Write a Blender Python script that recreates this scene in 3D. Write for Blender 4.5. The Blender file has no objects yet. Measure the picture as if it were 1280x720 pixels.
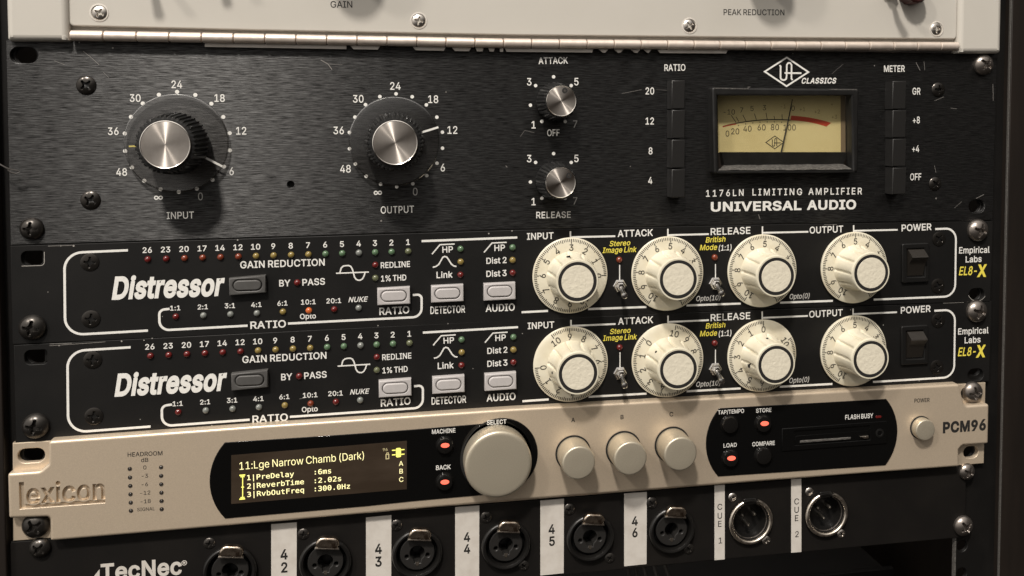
import bpy, bmesh, math, random
from mathutils import Vector, Matrix
from mathutils.geometry import delaunay_2d_cdt
random.seed(7)
SC = bpy.context.scene
COL = SC.collection
MM = 0.001
rad = math.radians

# ------------------------------------------------------------------ camera
# world: X right along the rack, Z up, the rack's mounting plane is Y = 0, the viewer stands at -Y (all in mm here)
YAW, PITCH, ROLL = 0.19559, 0.0429, 0.00052
CAM = Vector((159.839, -439.324, -34.123))
FPX, PCX, PCY = 1148.185, 703.199, 196.967          # focal length and optical centre for a 1280 wide frame
_f = Vector((math.sin(YAW)*math.cos(PITCH), math.cos(YAW)*math.cos(PITCH), -math.sin(PITCH)))
_r = Vector((math.cos(YAW), -math.sin(YAW), 0)); _u = _r.cross(_f)
_r, _u = math.cos(ROLL)*_r + math.sin(ROLL)*_u, -math.sin(ROLL)*_r + math.cos(ROLL)*_u
cd = bpy.data.cameras.new('camera'); cam = bpy.data.objects.new('camera', cd); COL.objects.link(cam)
cam.matrix_world = Matrix(((_r.x, _u.x, -_f.x, CAM.x*MM), (_r.y, _u.y, -_f.y, CAM.y*MM), (_r.z, _u.z, -_f.z, CAM.z*MM), (0, 0, 0, 1)))
cd.sensor_width = 36; cd.lens = 36*FPX/1280
cd.shift_x = (640-PCX)/1280; cd.shift_y = (PCY-360)/1280
cd.clip_start = 0.01; cd.clip_end = 50
SC.camera = cam

# ------------------------------------------------------------------ world and lamps: a dim warm studio room lit by ceiling downlights
W = bpy.data.worlds.new('World'); SC.world = W; W.use_nodes = True
nt = W.node_tree; bg = nt.nodes['Background']
tc = nt.nodes.new('ShaderNodeTexCoord'); dt = nt.nodes.new('ShaderNodeVectorMath'); dt.operation = 'DOT_PRODUCT'; cr = nt.nodes.new('ShaderNodeValToRGB')
dt.inputs[1].default_value = (-0.48, -0.10, 0.87)                  # pale ceiling and upper wall behind the viewer's left shoulder
nt.links.new(tc.outputs['Generated'], dt.inputs[0])
mr = nt.nodes.new('ShaderNodeMapRange'); mr.inputs['From Min'].default_value = -1; nt.links.new(dt.outputs['Value'], mr.inputs['Value'])
nt.links.new(mr.outputs[0], cr.inputs[0]); nt.links.new(cr.outputs[0], bg.inputs['Color'])
e = cr.color_ramp.elements
e[0].position = 0.52; e[0].color = (0.020, 0.016, 0.013, 1)
e[1].position = 0.90; e[1].color = (1.0, 0.945, 0.88, 1)
bg.inputs['Strength'].default_value = 1.25
def lamp(name, loc, power, radius, col):
    l = bpy.data.lights.new(name, 'POINT'); l.energy = power; l.shadow_soft_size = radius; l.color = col
    o = bpy.data.objects.new(name, l); COL.objects.link(o); o.location = Vector(loc)*MM; return o
lamp('ceiling_downlight', (-450, -1800, 2300), 335, 0.13, (1.0, 0.93, 0.85))
lamp('ceiling_downlight', (-1900, -1900, 2300), 145, 0.13, (1.0, 0.92, 0.83))
SC.view_settings.view_transform = 'Standard'; SC.view_settings.look = 'None'
SC.view_settings.exposure = 0; SC.view_settings.gamma = 1

# ------------------------------------------------------------------ glyph outlines (sans and mono), thousandths of an em
def read_glyphs(s):
    d = {}
    for ln in s.strip().split('\n'):
        ch, adv, rest = ln.split(' ', 2)
        d[ch] = (int(adv), [[tuple(map(int, p.split(','))) for p in c.split(' ')] for c in rest.split('/')])
    return d
SANS = read_glyphs("""
A 480 86,1 135,142 343,142 394,1 461,0 462,5 278,505 275,508 201,508 16,1/155,198 198,321 236,451 239,454 264,369 324,199
B 456 289,2 325,10 367,30 398,63 412,93 418,125 418,147 412,183 392,219 371,240 343,256 315,262 314,265 351,282 365,292 380,309 392,331 398,355 398,385 392,417 382,441 349,478 331,490 303,502 273,508 61,508 60,1/125,56 124,229 267,230 287,226 307,218 338,191 352,163 354,117 344,95 325,76 309,66 285,60 245,56/124,285 125,452 269,450 295,442 307,434 326,413 334,391 336,357 324,327 303,304 275,290 237,284
C 510 293,-7 317,-3 359,11 383,23 409,43 430,64 448,90 462,118 472,152 471,159 409,159 406,156 404,142 388,112 369,89 343,71 327,63 299,55 283,53 237,55 209,63 185,75 161,93 136,124 124,146 112,178 106,208 102,254 112,332 124,364 140,390 169,421 185,433 213,447 249,455 291,455 329,445 359,427 386,400 404,366 409,347 472,348 468,372 450,416 434,440 403,471 381,487 333,507 291,515 227,513 185,501 143,479 123,463 92,430 70,394 52,352 44,310 40,266 42,216 52,158 68,118 92,78 123,45 141,31 185,7 237,-5
D 502 61,0 235,0 267,2 307,12 351,30 371,44 410,81 418,93 436,125 448,155 458,201 462,243 458,309 448,355 436,385 412,427 379,460 357,476 319,494 271,506 60,507/125,56 124,451 257,450 295,440 321,428 364,389 372,375 390,331 398,293 398,217 390,179 374,139 343,98 317,80 289,68 257,60 215,56
E 419 373,0 373,56 124,57 125,228 354,229 353,286 125,286 124,451 371,452 372,507 61,508 60,1
F 410 61,0 124,1 125,220 346,221 345,278 124,279 124,451 367,452 367,508 60,507
G 520 259,-7 307,-5 339,3 381,21 405,37 436,68 456,100 466,122 476,162 478,188 477,255 283,255 283,199 414,198 414,174 402,134 384,104 363,83 333,65 309,57 281,53 239,55 209,63 185,75 165,91 136,124 114,172 106,208 102,254 106,300 112,332 132,378 154,408 181,431 213,447 233,453 247,455 301,453 331,443 357,427 380,404 394,382 409,349 474,350 462,392 452,412 438,434 413,461 385,483 349,501 315,511 289,515 225,513 195,505 147,483 121,463 90,428 68,392 52,352 42,304 40,270 42,204 52,158 68,116 90,80 125,43 151,23 189,5 221,-3
H 517 61,0 124,1 125,232 391,232 392,1 456,1 455,508 392,507 391,288 125,288 124,507 60,507
I 300 32,0 269,1 268,56 183,57 183,451 268,452 268,508 31,507 32,452 117,451 117,57 32,56
J 396 178,-7 226,-3 260,9 284,25 299,38 319,64 333,102 335,124 334,509 271,508 271,128 261,92 253,80 234,63 200,51 170,51 142,59 122,73 107,94 99,118 97,172 33,172 33,136 37,100 51,64 80,29 110,9 144,-3
K 467 124,1 124,167 199,244 373,0 447,0 442,11 244,287 244,291 446,507 363,508 186,317 125,242 124,507 61,508 60,1
L 393 359,0 359,56 124,57 124,507 61,508 60,1
M 628 61,0 122,1 121,432 170,289 287,0 341,0 344,3 456,289 505,432 504,1 568,1 567,508 477,508 474,505 352,189 315,74 280,181 154,505 151,508 60,507
N 523 124,1 124,355 122,357 121,428 198,295 386,1 461,0 462,507 398,507 398,157 403,76 360,157 138,507 61,508 60,1
O 533 257,-7 311,-3 349,7 393,31 411,45 442,78 464,114 482,162 490,200 492,222 490,308 480,354 464,394 442,430 411,463 391,479 349,501 307,513 287,515 227,513 185,501 143,479 123,463 92,430 70,394 52,352 44,310 40,266 44,198 52,158 70,114 92,78 123,45 141,31 185,7 223,-3/253,53 227,57 185,75 161,93 124,144 112,176 106,208 102,254 106,300 112,332 124,364 140,390 165,419 195,439 235,453 249,455 299,453 323,447 347,435 363,423 386,400 406,370 420,334 428,298 430,274 428,210 420,174 402,132 382,104 349,75 325,63 299,55
P 445 61,0 124,1 125,186 253,186 305,194 335,208 353,220 374,241 388,261 400,289 408,319 408,375 402,399 392,427 378,449 355,472 331,488 303,500 259,508 60,507/124,243 125,452 265,450 299,438 328,411 334,401 344,365 344,329 332,291 326,281 307,262 281,248 245,242
Q 533 401,-48 467,-48 404,37 404,41 415,48 444,81 460,107 480,155 490,199 492,221 490,309 482,347 460,401 432,441 385,484 347,502 319,510 277,516 223,512 187,502 149,484 129,468 90,427 66,385 52,351 48,331 40,265 44,199 52,157 74,107 90,81 119,48 151,24 187,6 225,-4 267,-8 309,-4 347,6 357,12/267,52 237,54 211,62 183,76 156,99 124,145 112,177 104,227 104,281 112,331 124,363 142,393 169,422 185,434 217,448 259,456 295,454 325,446 351,432 378,409 392,393 414,351 428,299 430,273 428,209 416,163 392,115 367,90 362,93 313,158 246,157 318,63 317,60 295,54
R 449 124,1 124,197 247,198 352,1 427,0 314,207 315,210 333,216 357,232 380,255 402,297 408,325 408,379 398,417 378,453 353,476 335,488 307,500 277,506 61,508 60,1/124,255 125,452 257,452 299,440 328,415 336,401 344,375 344,329 334,299 311,274 287,262 263,256
S 447 207,-9 265,-7 299,1 347,23 376,50 388,66 400,88 406,110 408,160 402,182 390,206 361,237 311,265 169,307 145,321 130,334 120,348 114,376 120,404 130,420 147,437 169,449 187,455 215,459 253,457 281,449 303,437 324,416 330,406 337,377 400,378 400,394 390,428 378,448 357,471 315,499 287,509 257,515 197,515 167,509 131,495 95,471 76,450 62,426 54,402 52,366 56,340 66,314 93,283 111,269 143,253 297,205 317,193 338,172 342,164 346,146 344,120 328,90 307,71 285,59 245,49 193,51 151,65 122,88 110,110 103,137 38,136 40,116 50,84 62,62 81,39 101,23 131,7 183,-7
T 449 193,0 256,1 256,451 415,452 415,508 32,507 33,452 192,451
U 517 241,-8 301,-6 327,0 363,14 391,32 418,59 434,81 446,107 454,137 456,153 456,507 392,507 392,157 380,119 366,97 347,78 323,64 285,52 233,52 199,62 171,78 152,95 132,131 124,167 124,507 61,508 60,163 62,141 70,109 92,69 102,55 127,32 151,16 179,4 217,-6
V 480 205,0 277,0 462,507 395,508 392,503 288,203 241,54 184,231 86,505 83,508 17,508 202,3
W 686 229,0 232,5 314,305 343,436 350,391 366,327 454,1 529,0 670,507 602,507 506,131 493,64 458,215 434,299 382,505 379,508 307,508 304,505 210,145 193,62 166,187 84,505 81,508 17,508 154,1
X 474 19,0 91,0 180,125 224,193 237,218 266,167 298,119 383,0 456,1 276,261 290,285 440,499 443,508 373,508 266,353 239,304 234,307 206,359 105,508 30,507 200,259
Y 472 203,0 268,1 268,209 446,493 453,508 381,508 378,505 274,335 250,293 237,260 220,297 198,335 94,505 91,508 18,507 202,211
Z 438 397,0 397,56 116,57 174,135 394,457 396,507 41,508 41,452 324,453 272,385 42,47 42,1
a 389 169,-9 199,-5 229,7 258,32 271,51 275,51 277,-1 335,-1 336,276 328,308 314,334 297,353 279,365 257,375 229,381 167,383 131,375 99,361 85,351 58,324 42,294 45,289 93,275 101,275 114,296 147,321 179,331 211,331 243,321 264,302 274,280 276,254 266,236 261,233 225,225 131,213 93,201 65,185 42,160 36,148 30,118 32,82 38,62 48,44 75,15 97,3 121,-5/157,45 143,47 115,59 100,74 92,94 92,118 96,130 111,147 139,161 177,169 231,175 259,181 273,189 276,188 276,132 270,106 256,82 229,59 213,51 195,47
b 424 208,-8 244,-8 262,-6 288,2 314,16 332,30 351,51 371,85 381,115 389,153 389,225 373,287 355,319 322,354 288,374 262,382 208,384 172,374 152,360 133,341 123,325 114,318 113,507 54,508 53,1 110,0 112,58 118,58 123,53 137,31 150,18 164,8 190,-4/220,46 198,48 180,54 162,64 143,83 125,113 113,163 113,215 117,241 133,281 160,312 182,324 210,330 246,328 282,310 305,285 315,265 327,219 325,147 317,119 305,95 280,66 262,54 242,48
c 396 197,-8 225,-8 261,-2 293,12 313,26 332,43 354,77 362,97 361,102 305,116 292,89 269,64 245,52 213,46 177,50 163,54 147,64 126,85 108,115 100,145 96,199 104,247 126,291 147,312 157,318 183,328 197,330 241,326 269,312 280,301 290,289 303,262 362,277 356,295 340,323 319,346 303,358 265,376 231,384 191,384 149,376 119,362 101,348 72,319 52,283 42,255 34,199 36,151 42,121 52,93 72,57 93,34 111,20 145,2 175,-6
d 424 181,-8 217,-8 235,-4 257,6 277,20 302,53 307,58 311,58 313,0 372,1 371,508 310,507 309,318 304,321 290,343 259,370 217,384 181,384 141,376 113,362 93,346 70,321 54,293 42,261 34,207 36,147 42,117 54,85 74,51 105,20 137,2 163,-6/205,46 183,48 163,54 147,64 126,85 108,117 100,145 96,177 100,233 108,263 116,279 143,310 161,322 195,330 229,328 247,322 261,314 280,297 302,259 312,201 312,177 306,135 288,91 263,64 249,56 225,48
e 404 237,-8 279,2 303,14 335,38 356,67 364,87 363,92 305,104 294,81 269,60 241,48 201,46 169,52 151,60 134,73 120,89 108,109 100,133 97,168 370,169 370,231 366,255 354,291 334,325 305,354 293,362 249,380 225,384 169,382 149,376 119,362 95,344 72,319 56,293 36,227 34,175 42,121 52,93 72,57 95,32 117,16 145,2 177,-6/96,221 96,231 104,259 110,273 124,293 139,308 157,320 195,330 229,328 261,316 282,295 294,277 300,265 308,231 307,220
f 254 81,0 142,1 142,325 228,327 227,378 142,379 142,435 146,449 163,468 187,474 203,474 228,469 242,521 221,528 171,530 141,522 119,510 96,487 86,469 80,431 80,379 6,377 7,326 80,325
g 425 221,-151 265,-145 291,-137 319,-121 344,-98 360,-74 370,-42 372,-24 371,379 313,379 312,320 309,319 273,361 249,375 221,383 167,383 139,375 111,361 72,322 56,296 42,262 36,232 34,210 36,150 42,120 54,90 78,56 95,39 139,13 181,5 217,5 241,11 267,23 290,44 304,66 310,66 308,-36 298,-58 273,-81 239,-95 221,-97 175,-95 155,-89 131,-75 101,-41 53,-67 52,-72 58,-84 70,-98 87,-115 111,-131 135,-141 173,-149/179,61 163,65 145,75 130,88 118,104 108,124 100,150 96,204 102,244 108,262 120,286 143,311 165,323 183,329 225,329 245,323 263,313 282,296 292,282 300,266 310,230 312,168 308,144 300,120 284,94 265,75 245,65 229,61 215,59
h 410 113,1 113,227 117,261 125,283 152,312 174,324 190,328 226,328 248,322 262,314 287,285 293,265 295,253 295,1 356,0 357,255 351,297 339,325 331,337 306,362 294,370 250,384 214,384 198,382 154,364 131,343 114,314 113,507 54,508 53,1
i 167 54,0 113,1 112,378 53,377/84,442 102,446 115,455 125,471 125,495 121,505 112,514 96,522 80,524 66,520 56,514 45,501 41,487 43,471 53,455 66,446
j 167 -9,-143 15,-143 41,-139 69,-127 94,-104 104,-86 110,-66 114,-40 113,379 52,378 52,-44 46,-64 31,-81 9,-87 -10,-88/73,443 95,443 105,447 120,462 126,474 126,492 116,510 93,523 73,523 63,519 46,504 42,496 42,472 46,464 57,451
k 381 113,1 113,139 154,178 294,0 370,0 369,5 201,217 359,377 284,378 120,212 114,212 113,507 54,508 53,1
l 189 126,-2 162,-2 180,2 171,53 136,52 126,56 119,63 113,83 113,507 54,508 53,73 55,57 61,37 71,23 94,6 110,0
m 610 54,0 113,1 115,261 125,289 150,316 170,326 186,330 222,328 242,320 259,305 273,279 274,0 335,1 335,263 345,291 370,318 386,326 404,330 436,330 454,324 472,314 487,295 495,269 495,1 557,1 555,287 541,329 533,341 510,364 480,380 456,386 418,386 400,382 382,376 352,358 333,339 319,313 316,312 303,343 284,364 270,374 244,384 204,386 180,380 146,360 121,331 112,308 111,377 53,377
n 410 113,1 113,227 117,261 125,283 152,312 174,324 190,328 226,328 248,322 262,314 287,285 293,265 295,253 295,1 356,0 357,255 351,297 331,337 306,362 294,370 250,384 214,384 198,382 154,364 131,343 112,310 111,377 54,378 53,1
o 415 197,-8 241,-6 271,2 299,16 323,34 348,65 370,111 380,151 380,223 372,259 354,301 336,327 305,356 267,376 243,382 223,384 171,382 143,374 119,362 72,319 60,299 42,255 36,225 34,199 36,151 42,121 60,77 72,57 93,34 111,20 145,2 175,-6/185,48 163,54 147,64 126,85 108,115 100,145 96,175 96,199 102,239 118,279 126,291 147,312 165,322 197,330 233,328 251,322 271,310 298,279 314,239 318,217 318,159 314,137 298,97 288,83 265,62 245,52 215,46
p 424 54,-143 113,-142 114,59 121,56 135,34 154,15 178,1 204,-7 260,-7 284,1 312,15 336,33 355,56 373,90 389,152 389,226 383,256 371,292 353,322 314,361 286,375 258,383 204,383 186,379 170,373 146,355 135,344 121,322 112,319 111,378 53,378/210,47 178,55 164,63 145,80 135,94 117,138 113,162 113,216 117,240 135,284 162,313 180,323 200,329 242,329 278,313 297,296 311,274 323,242 327,220 327,158 323,136 307,98 299,86 278,65 252,51
q 424 371,-143 372,378 313,379 311,319 304,322 292,340 269,363 239,379 221,383 167,383 139,375 111,361 76,328 58,300 42,260 34,208 34,170 42,116 54,84 70,56 89,33 111,15 135,3 165,-7 195,-9 221,-7 247,1 273,17 290,34 302,54 309,59 310,-142/179,49 161,55 145,65 118,96 102,136 98,158 96,202 100,232 108,262 122,288 137,305 159,321 183,329 225,329 245,323 265,311 292,280 302,258 310,222 312,202 310,158 302,122 290,94 280,80 261,63 247,55 215,47
r 259 54,0 113,1 113,237 119,271 129,289 160,316 176,322 200,326 242,322 242,384 192,384 172,378 150,366 125,341 114,320 111,321 110,378 53,377
s 365 157,-8 209,-8 257,4 279,16 306,39 320,59 328,79 330,87 328,133 320,153 301,176 289,186 257,202 173,222 137,234 114,253 110,263 108,277 110,291 116,301 135,320 167,332 209,332 231,324 254,305 269,278 323,290 318,309 302,335 279,358 267,366 233,380 211,384 163,384 119,372 89,356 64,331 48,295 48,259 52,241 60,223 81,200 91,192 117,180 147,170 231,150 247,142 262,127 266,117 268,99 260,77 245,62 227,52 205,46 181,44 161,46 139,52 123,60 100,87 93,106 37,94 40,73 62,37 89,14 113,2 133,-4
t 227 159,-4 191,-4 207,0 212,3 212,11 202,53 157,50 145,54 130,69 126,83 126,325 203,326 204,377 127,378 126,469 65,470 64,379 7,378 6,327 64,325 64,93 68,63 76,41 88,25 113,6 139,-2
u 410 170,-5 212,-3 258,17 281,40 296,65 297,0 356,-1 357,378 295,378 295,130 291,114 275,84 258,67 230,53 200,49 174,53 148,65 123,94 115,118 113,378 54,379 53,110 59,82 69,58 81,40 102,19 136,1
v 389 164,0 226,0 371,377 306,378 303,375 223,155 196,62 193,63 189,83 163,163 85,377 17,377 161,3
w 567 198,0 201,5 265,229 284,308 313,191 367,1 428,0 545,377 479,377 419,161 399,71 396,70 375,167 317,377 252,378 207,221 170,64 151,151 89,375 86,378 24,378 137,1
x 379 22,0 90,0 151,89 188,154 229,87 288,0 357,1 225,191 350,378 282,378 233,307 190,234 157,291 100,378 31,377 155,195
y 389 78,-145 108,-145 138,-137 166,-119 187,-94 211,-42 370,379 306,379 303,376 227,166 201,86 197,66 194,63 159,174 85,378 17,378 163,0 147,-48 130,-75 106,-89 62,-87 59,-90 47,-136 52,-141
z 380 337,0 337,56 126,57 126,61 138,77 332,329 332,377 49,378 49,322 253,322 254,319 42,47 42,1
0 453 219,-7 253,-5 291,5 323,23 350,50 368,76 384,112 396,152 404,204 404,304 398,346 384,396 368,432 352,456 325,483 301,499 261,513 243,515 193,513 161,503 131,485 102,456 84,430 66,388 56,352 48,280 50,196 56,156 68,114 84,78 104,48 137,19 157,7 175,1/227,49 203,51 183,59 163,73 146,92 122,144 114,176 108,254 114,332 124,370 144,412 165,437 185,451 213,459 241,459 263,453 283,441 308,414 322,390 332,360 340,322 344,234 340,186 330,142 308,94 287,71 271,59 249,51
1 453 389,0 389,54 276,55 276,507 197,508 86,427 86,359 205,446 212,447 212,55 77,54 76,1
2 453 65,0 388,1 387,56 152,57 318,235 360,293 372,319 380,349 380,397 374,419 360,447 348,463 329,482 305,498 279,508 233,516 197,514 169,508 123,484 96,457 80,431 68,393 66,363 127,362 128,385 138,413 161,440 177,450 201,458 231,460 257,456 289,440 308,419 320,387 320,357 314,333 302,309 282,281 64,47
3 453 203,-7 233,-7 281,1 309,11 341,33 372,68 384,92 390,114 392,172 384,196 370,224 358,240 335,261 307,277 277,287 222,290 372,460 372,508 71,509 71,451 288,450 156,298 156,248 227,247 273,235 293,223 310,206 322,184 328,166 328,122 316,94 299,75 277,61 243,51 219,49 195,51 169,57 151,65 137,75 122,92 114,108 109,131 45,131 48,102 56,80 70,56 103,25 133,9 157,1
4 453 341,0 342,103 412,105 411,162 342,163 341,318 282,317 281,162 108,163 306,499 309,508 247,508 244,505 42,163 40,105 281,104 282,1
5 453 207,-7 253,-5 283,3 313,17 329,29 360,62 380,98 390,144 388,204 370,252 350,280 331,299 291,323 251,333 195,331 167,321 147,311 137,301 134,302 151,451 365,451 365,509 96,508 68,254 93,249 129,247 141,257 181,273 203,277 227,277 249,273 283,257 306,234 320,208 328,172 328,152 322,120 304,88 275,63 243,51 221,49 199,51 173,59 153,73 138,88 126,110 121,129 61,129 62,106 70,82 82,60 105,35 143,9 163,1
6 453 235,-7 257,-5 309,13 333,29 354,52 368,72 382,106 388,128 388,186 382,210 374,232 360,256 331,285 313,297 263,313 215,313 195,307 176,296 321,509 253,509 248,504 110,300 92,268 70,212 64,186 64,146 66,126 80,82 100,50 121,29 141,15 173,1 197,-5/207,49 189,55 167,67 142,94 130,120 126,136 124,158 126,182 140,218 169,249 209,265 243,265 259,261 283,249 298,236 314,214 326,182 326,134 314,100 298,78 283,65 265,55 245,49
7 453 99,0 166,1 390,447 389,508 62,507 63,452 322,451 322,445 152,111 98,3
8 453 211,-7 263,-5 303,5 339,23 357,37 374,56 394,92 400,118 400,154 396,174 386,198 370,222 349,243 317,261 300,266 323,275 341,287 358,306 374,334 380,356 382,388 372,432 354,460 329,485 281,509 253,515 199,515 171,509 123,485 88,448 78,428 70,388 72,354 78,334 92,308 111,287 129,275 152,266 149,263 135,261 103,243 74,212 60,184 52,156 52,122 60,88 72,64 90,42 113,23 155,3 189,-5/205,49 167,59 143,75 128,92 120,106 116,122 116,156 130,190 143,205 165,221 197,233 245,235 287,221 316,198 330,174 336,156 336,122 324,92 301,69 285,59 267,53 247,49/205,291 183,297 165,307 150,322 138,342 132,376 138,408 148,426 165,443 185,453 205,459 247,459 267,453 287,443 304,426 314,408 318,394 316,348 306,328 287,307 259,293
9 453 131,0 199,0 204,5 342,209 366,253 382,295 388,323 388,377 374,423 352,459 331,480 287,506 235,516 197,514 167,506 121,480 96,453 72,411 64,367 64,337 70,299 82,269 96,249 119,226 161,202 189,196 231,194 253,200 276,213/207,244 179,254 148,279 130,313 126,331 126,371 134,399 146,421 163,438 173,446 201,458 243,460 259,456 279,446 306,421 324,385 326,327 322,311 310,287 294,267 263,248 245,244
: 188 83,-4 107,-4 123,4 136,19 140,27 140,55 132,69 117,82 105,86 85,86 71,80 54,63 50,53 50,29 54,19 73,0/95,270 117,276 132,289 140,303 140,329 134,341 125,352 109,360 91,362 69,354 56,341 50,327 50,305 54,295 65,282 81,272
/ 249 15,-76 72,-75 230,511 233,532 179,532 176,529
. 188 83,-4 107,-4 123,4 136,19 140,27 140,55 132,69 117,82 105,86 85,86 71,80 54,63 50,53 50,29 54,19 73,0
( 273 178,-96 235,-95 201,-19 177,47 159,115 151,177 151,241 167,345 179,393 203,465 219,505 235,535 234,538 176,538 155,501 117,399 101,329 89,243 91,157 99,103 111,53 127,5 147,-41
) 273 96,-96 129,-35 147,9 163,57 175,105 183,157 183,253 173,327 157,395 139,451 109,519 98,538 38,538 71,463 95,389 107,341 121,249 121,169 115,123 97,49 69,-27 37,-95
% 676 492,-10 524,-8 540,-4 566,12 585,35 595,55 601,79 601,137 589,175 575,195 560,208 536,220 520,224 482,224 446,210 419,185 407,161 401,137 399,95 405,59 411,43 432,14 462,-4 478,-8/134,0 190,0 195,5 538,508 482,508 477,503 151,29/486,36 474,42 463,53 453,81 453,135 457,149 463,161 476,174 494,180 508,180 526,174 539,161 549,133 549,81 545,67 537,51 528,42 516,36/152,284 198,284 214,288 240,304 255,319 267,341 275,371 275,429 269,453 263,467 249,487 232,502 212,512 194,516 156,516 138,512 116,500 97,481 79,447 75,431 75,369 79,351 95,319 116,300 138,288/160,328 143,339 131,359 127,373 127,427 137,453 148,464 166,472 184,472 204,464 213,455 219,443 223,427 223,373 213,347 202,334 190,328
- 453 115,188 336,189 335,244 114,243
+ 453 198,34 255,35 256,172 391,173 390,226 255,227 254,364 197,363 196,226 61,225 62,172 197,171
® 463 218,118 262,120 284,124 332,144 372,176 389,195 405,219 423,263 429,291 429,343 423,371 405,415 389,439 354,474 330,490 282,510 244,516 200,514 168,506 130,488 100,466 71,435 47,393 39,369 33,329 35,285 47,241 59,217 83,185 112,158 132,144 180,124/206,168 180,174 156,186 134,202 113,223 89,265 83,287 81,305 83,347 89,369 103,397 113,411 148,442 178,458 206,466 256,466 286,458 318,440 351,409 361,395 373,371 381,343 381,291 373,263 357,233 326,200 306,186 284,174 258,168 240,166/202,226 203,285 242,286 274,226 318,226 281,297 303,317 309,331 311,361 305,379 280,402 260,408 162,408 161,227/204,318 204,378 240,378 256,372 265,363 267,349 256,326 238,318
∞ 652 161,78 207,80 263,106 287,124 325,164 365,124 383,110 429,86 463,78 491,78 523,84 553,98 586,129 602,153 616,193 614,247 602,279 586,303 563,326 551,334 523,348 491,354 451,352 427,346 401,334 369,312 327,268 267,324 225,346 189,354 161,354 129,348 99,334 68,307 52,285 42,265 34,227 34,205 40,173 52,147 66,127 99,98 129,84/173,136 145,142 121,156 106,173 94,203 94,229 104,257 129,282 161,294 187,294 217,284 249,262 276,235 288,217 274,195 243,164 205,142/461,138 427,152 409,164 378,195 364,217 399,258 431,282 465,294 493,294 523,282 548,255 558,229 556,199 544,171 523,150 497,138
""")
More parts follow.
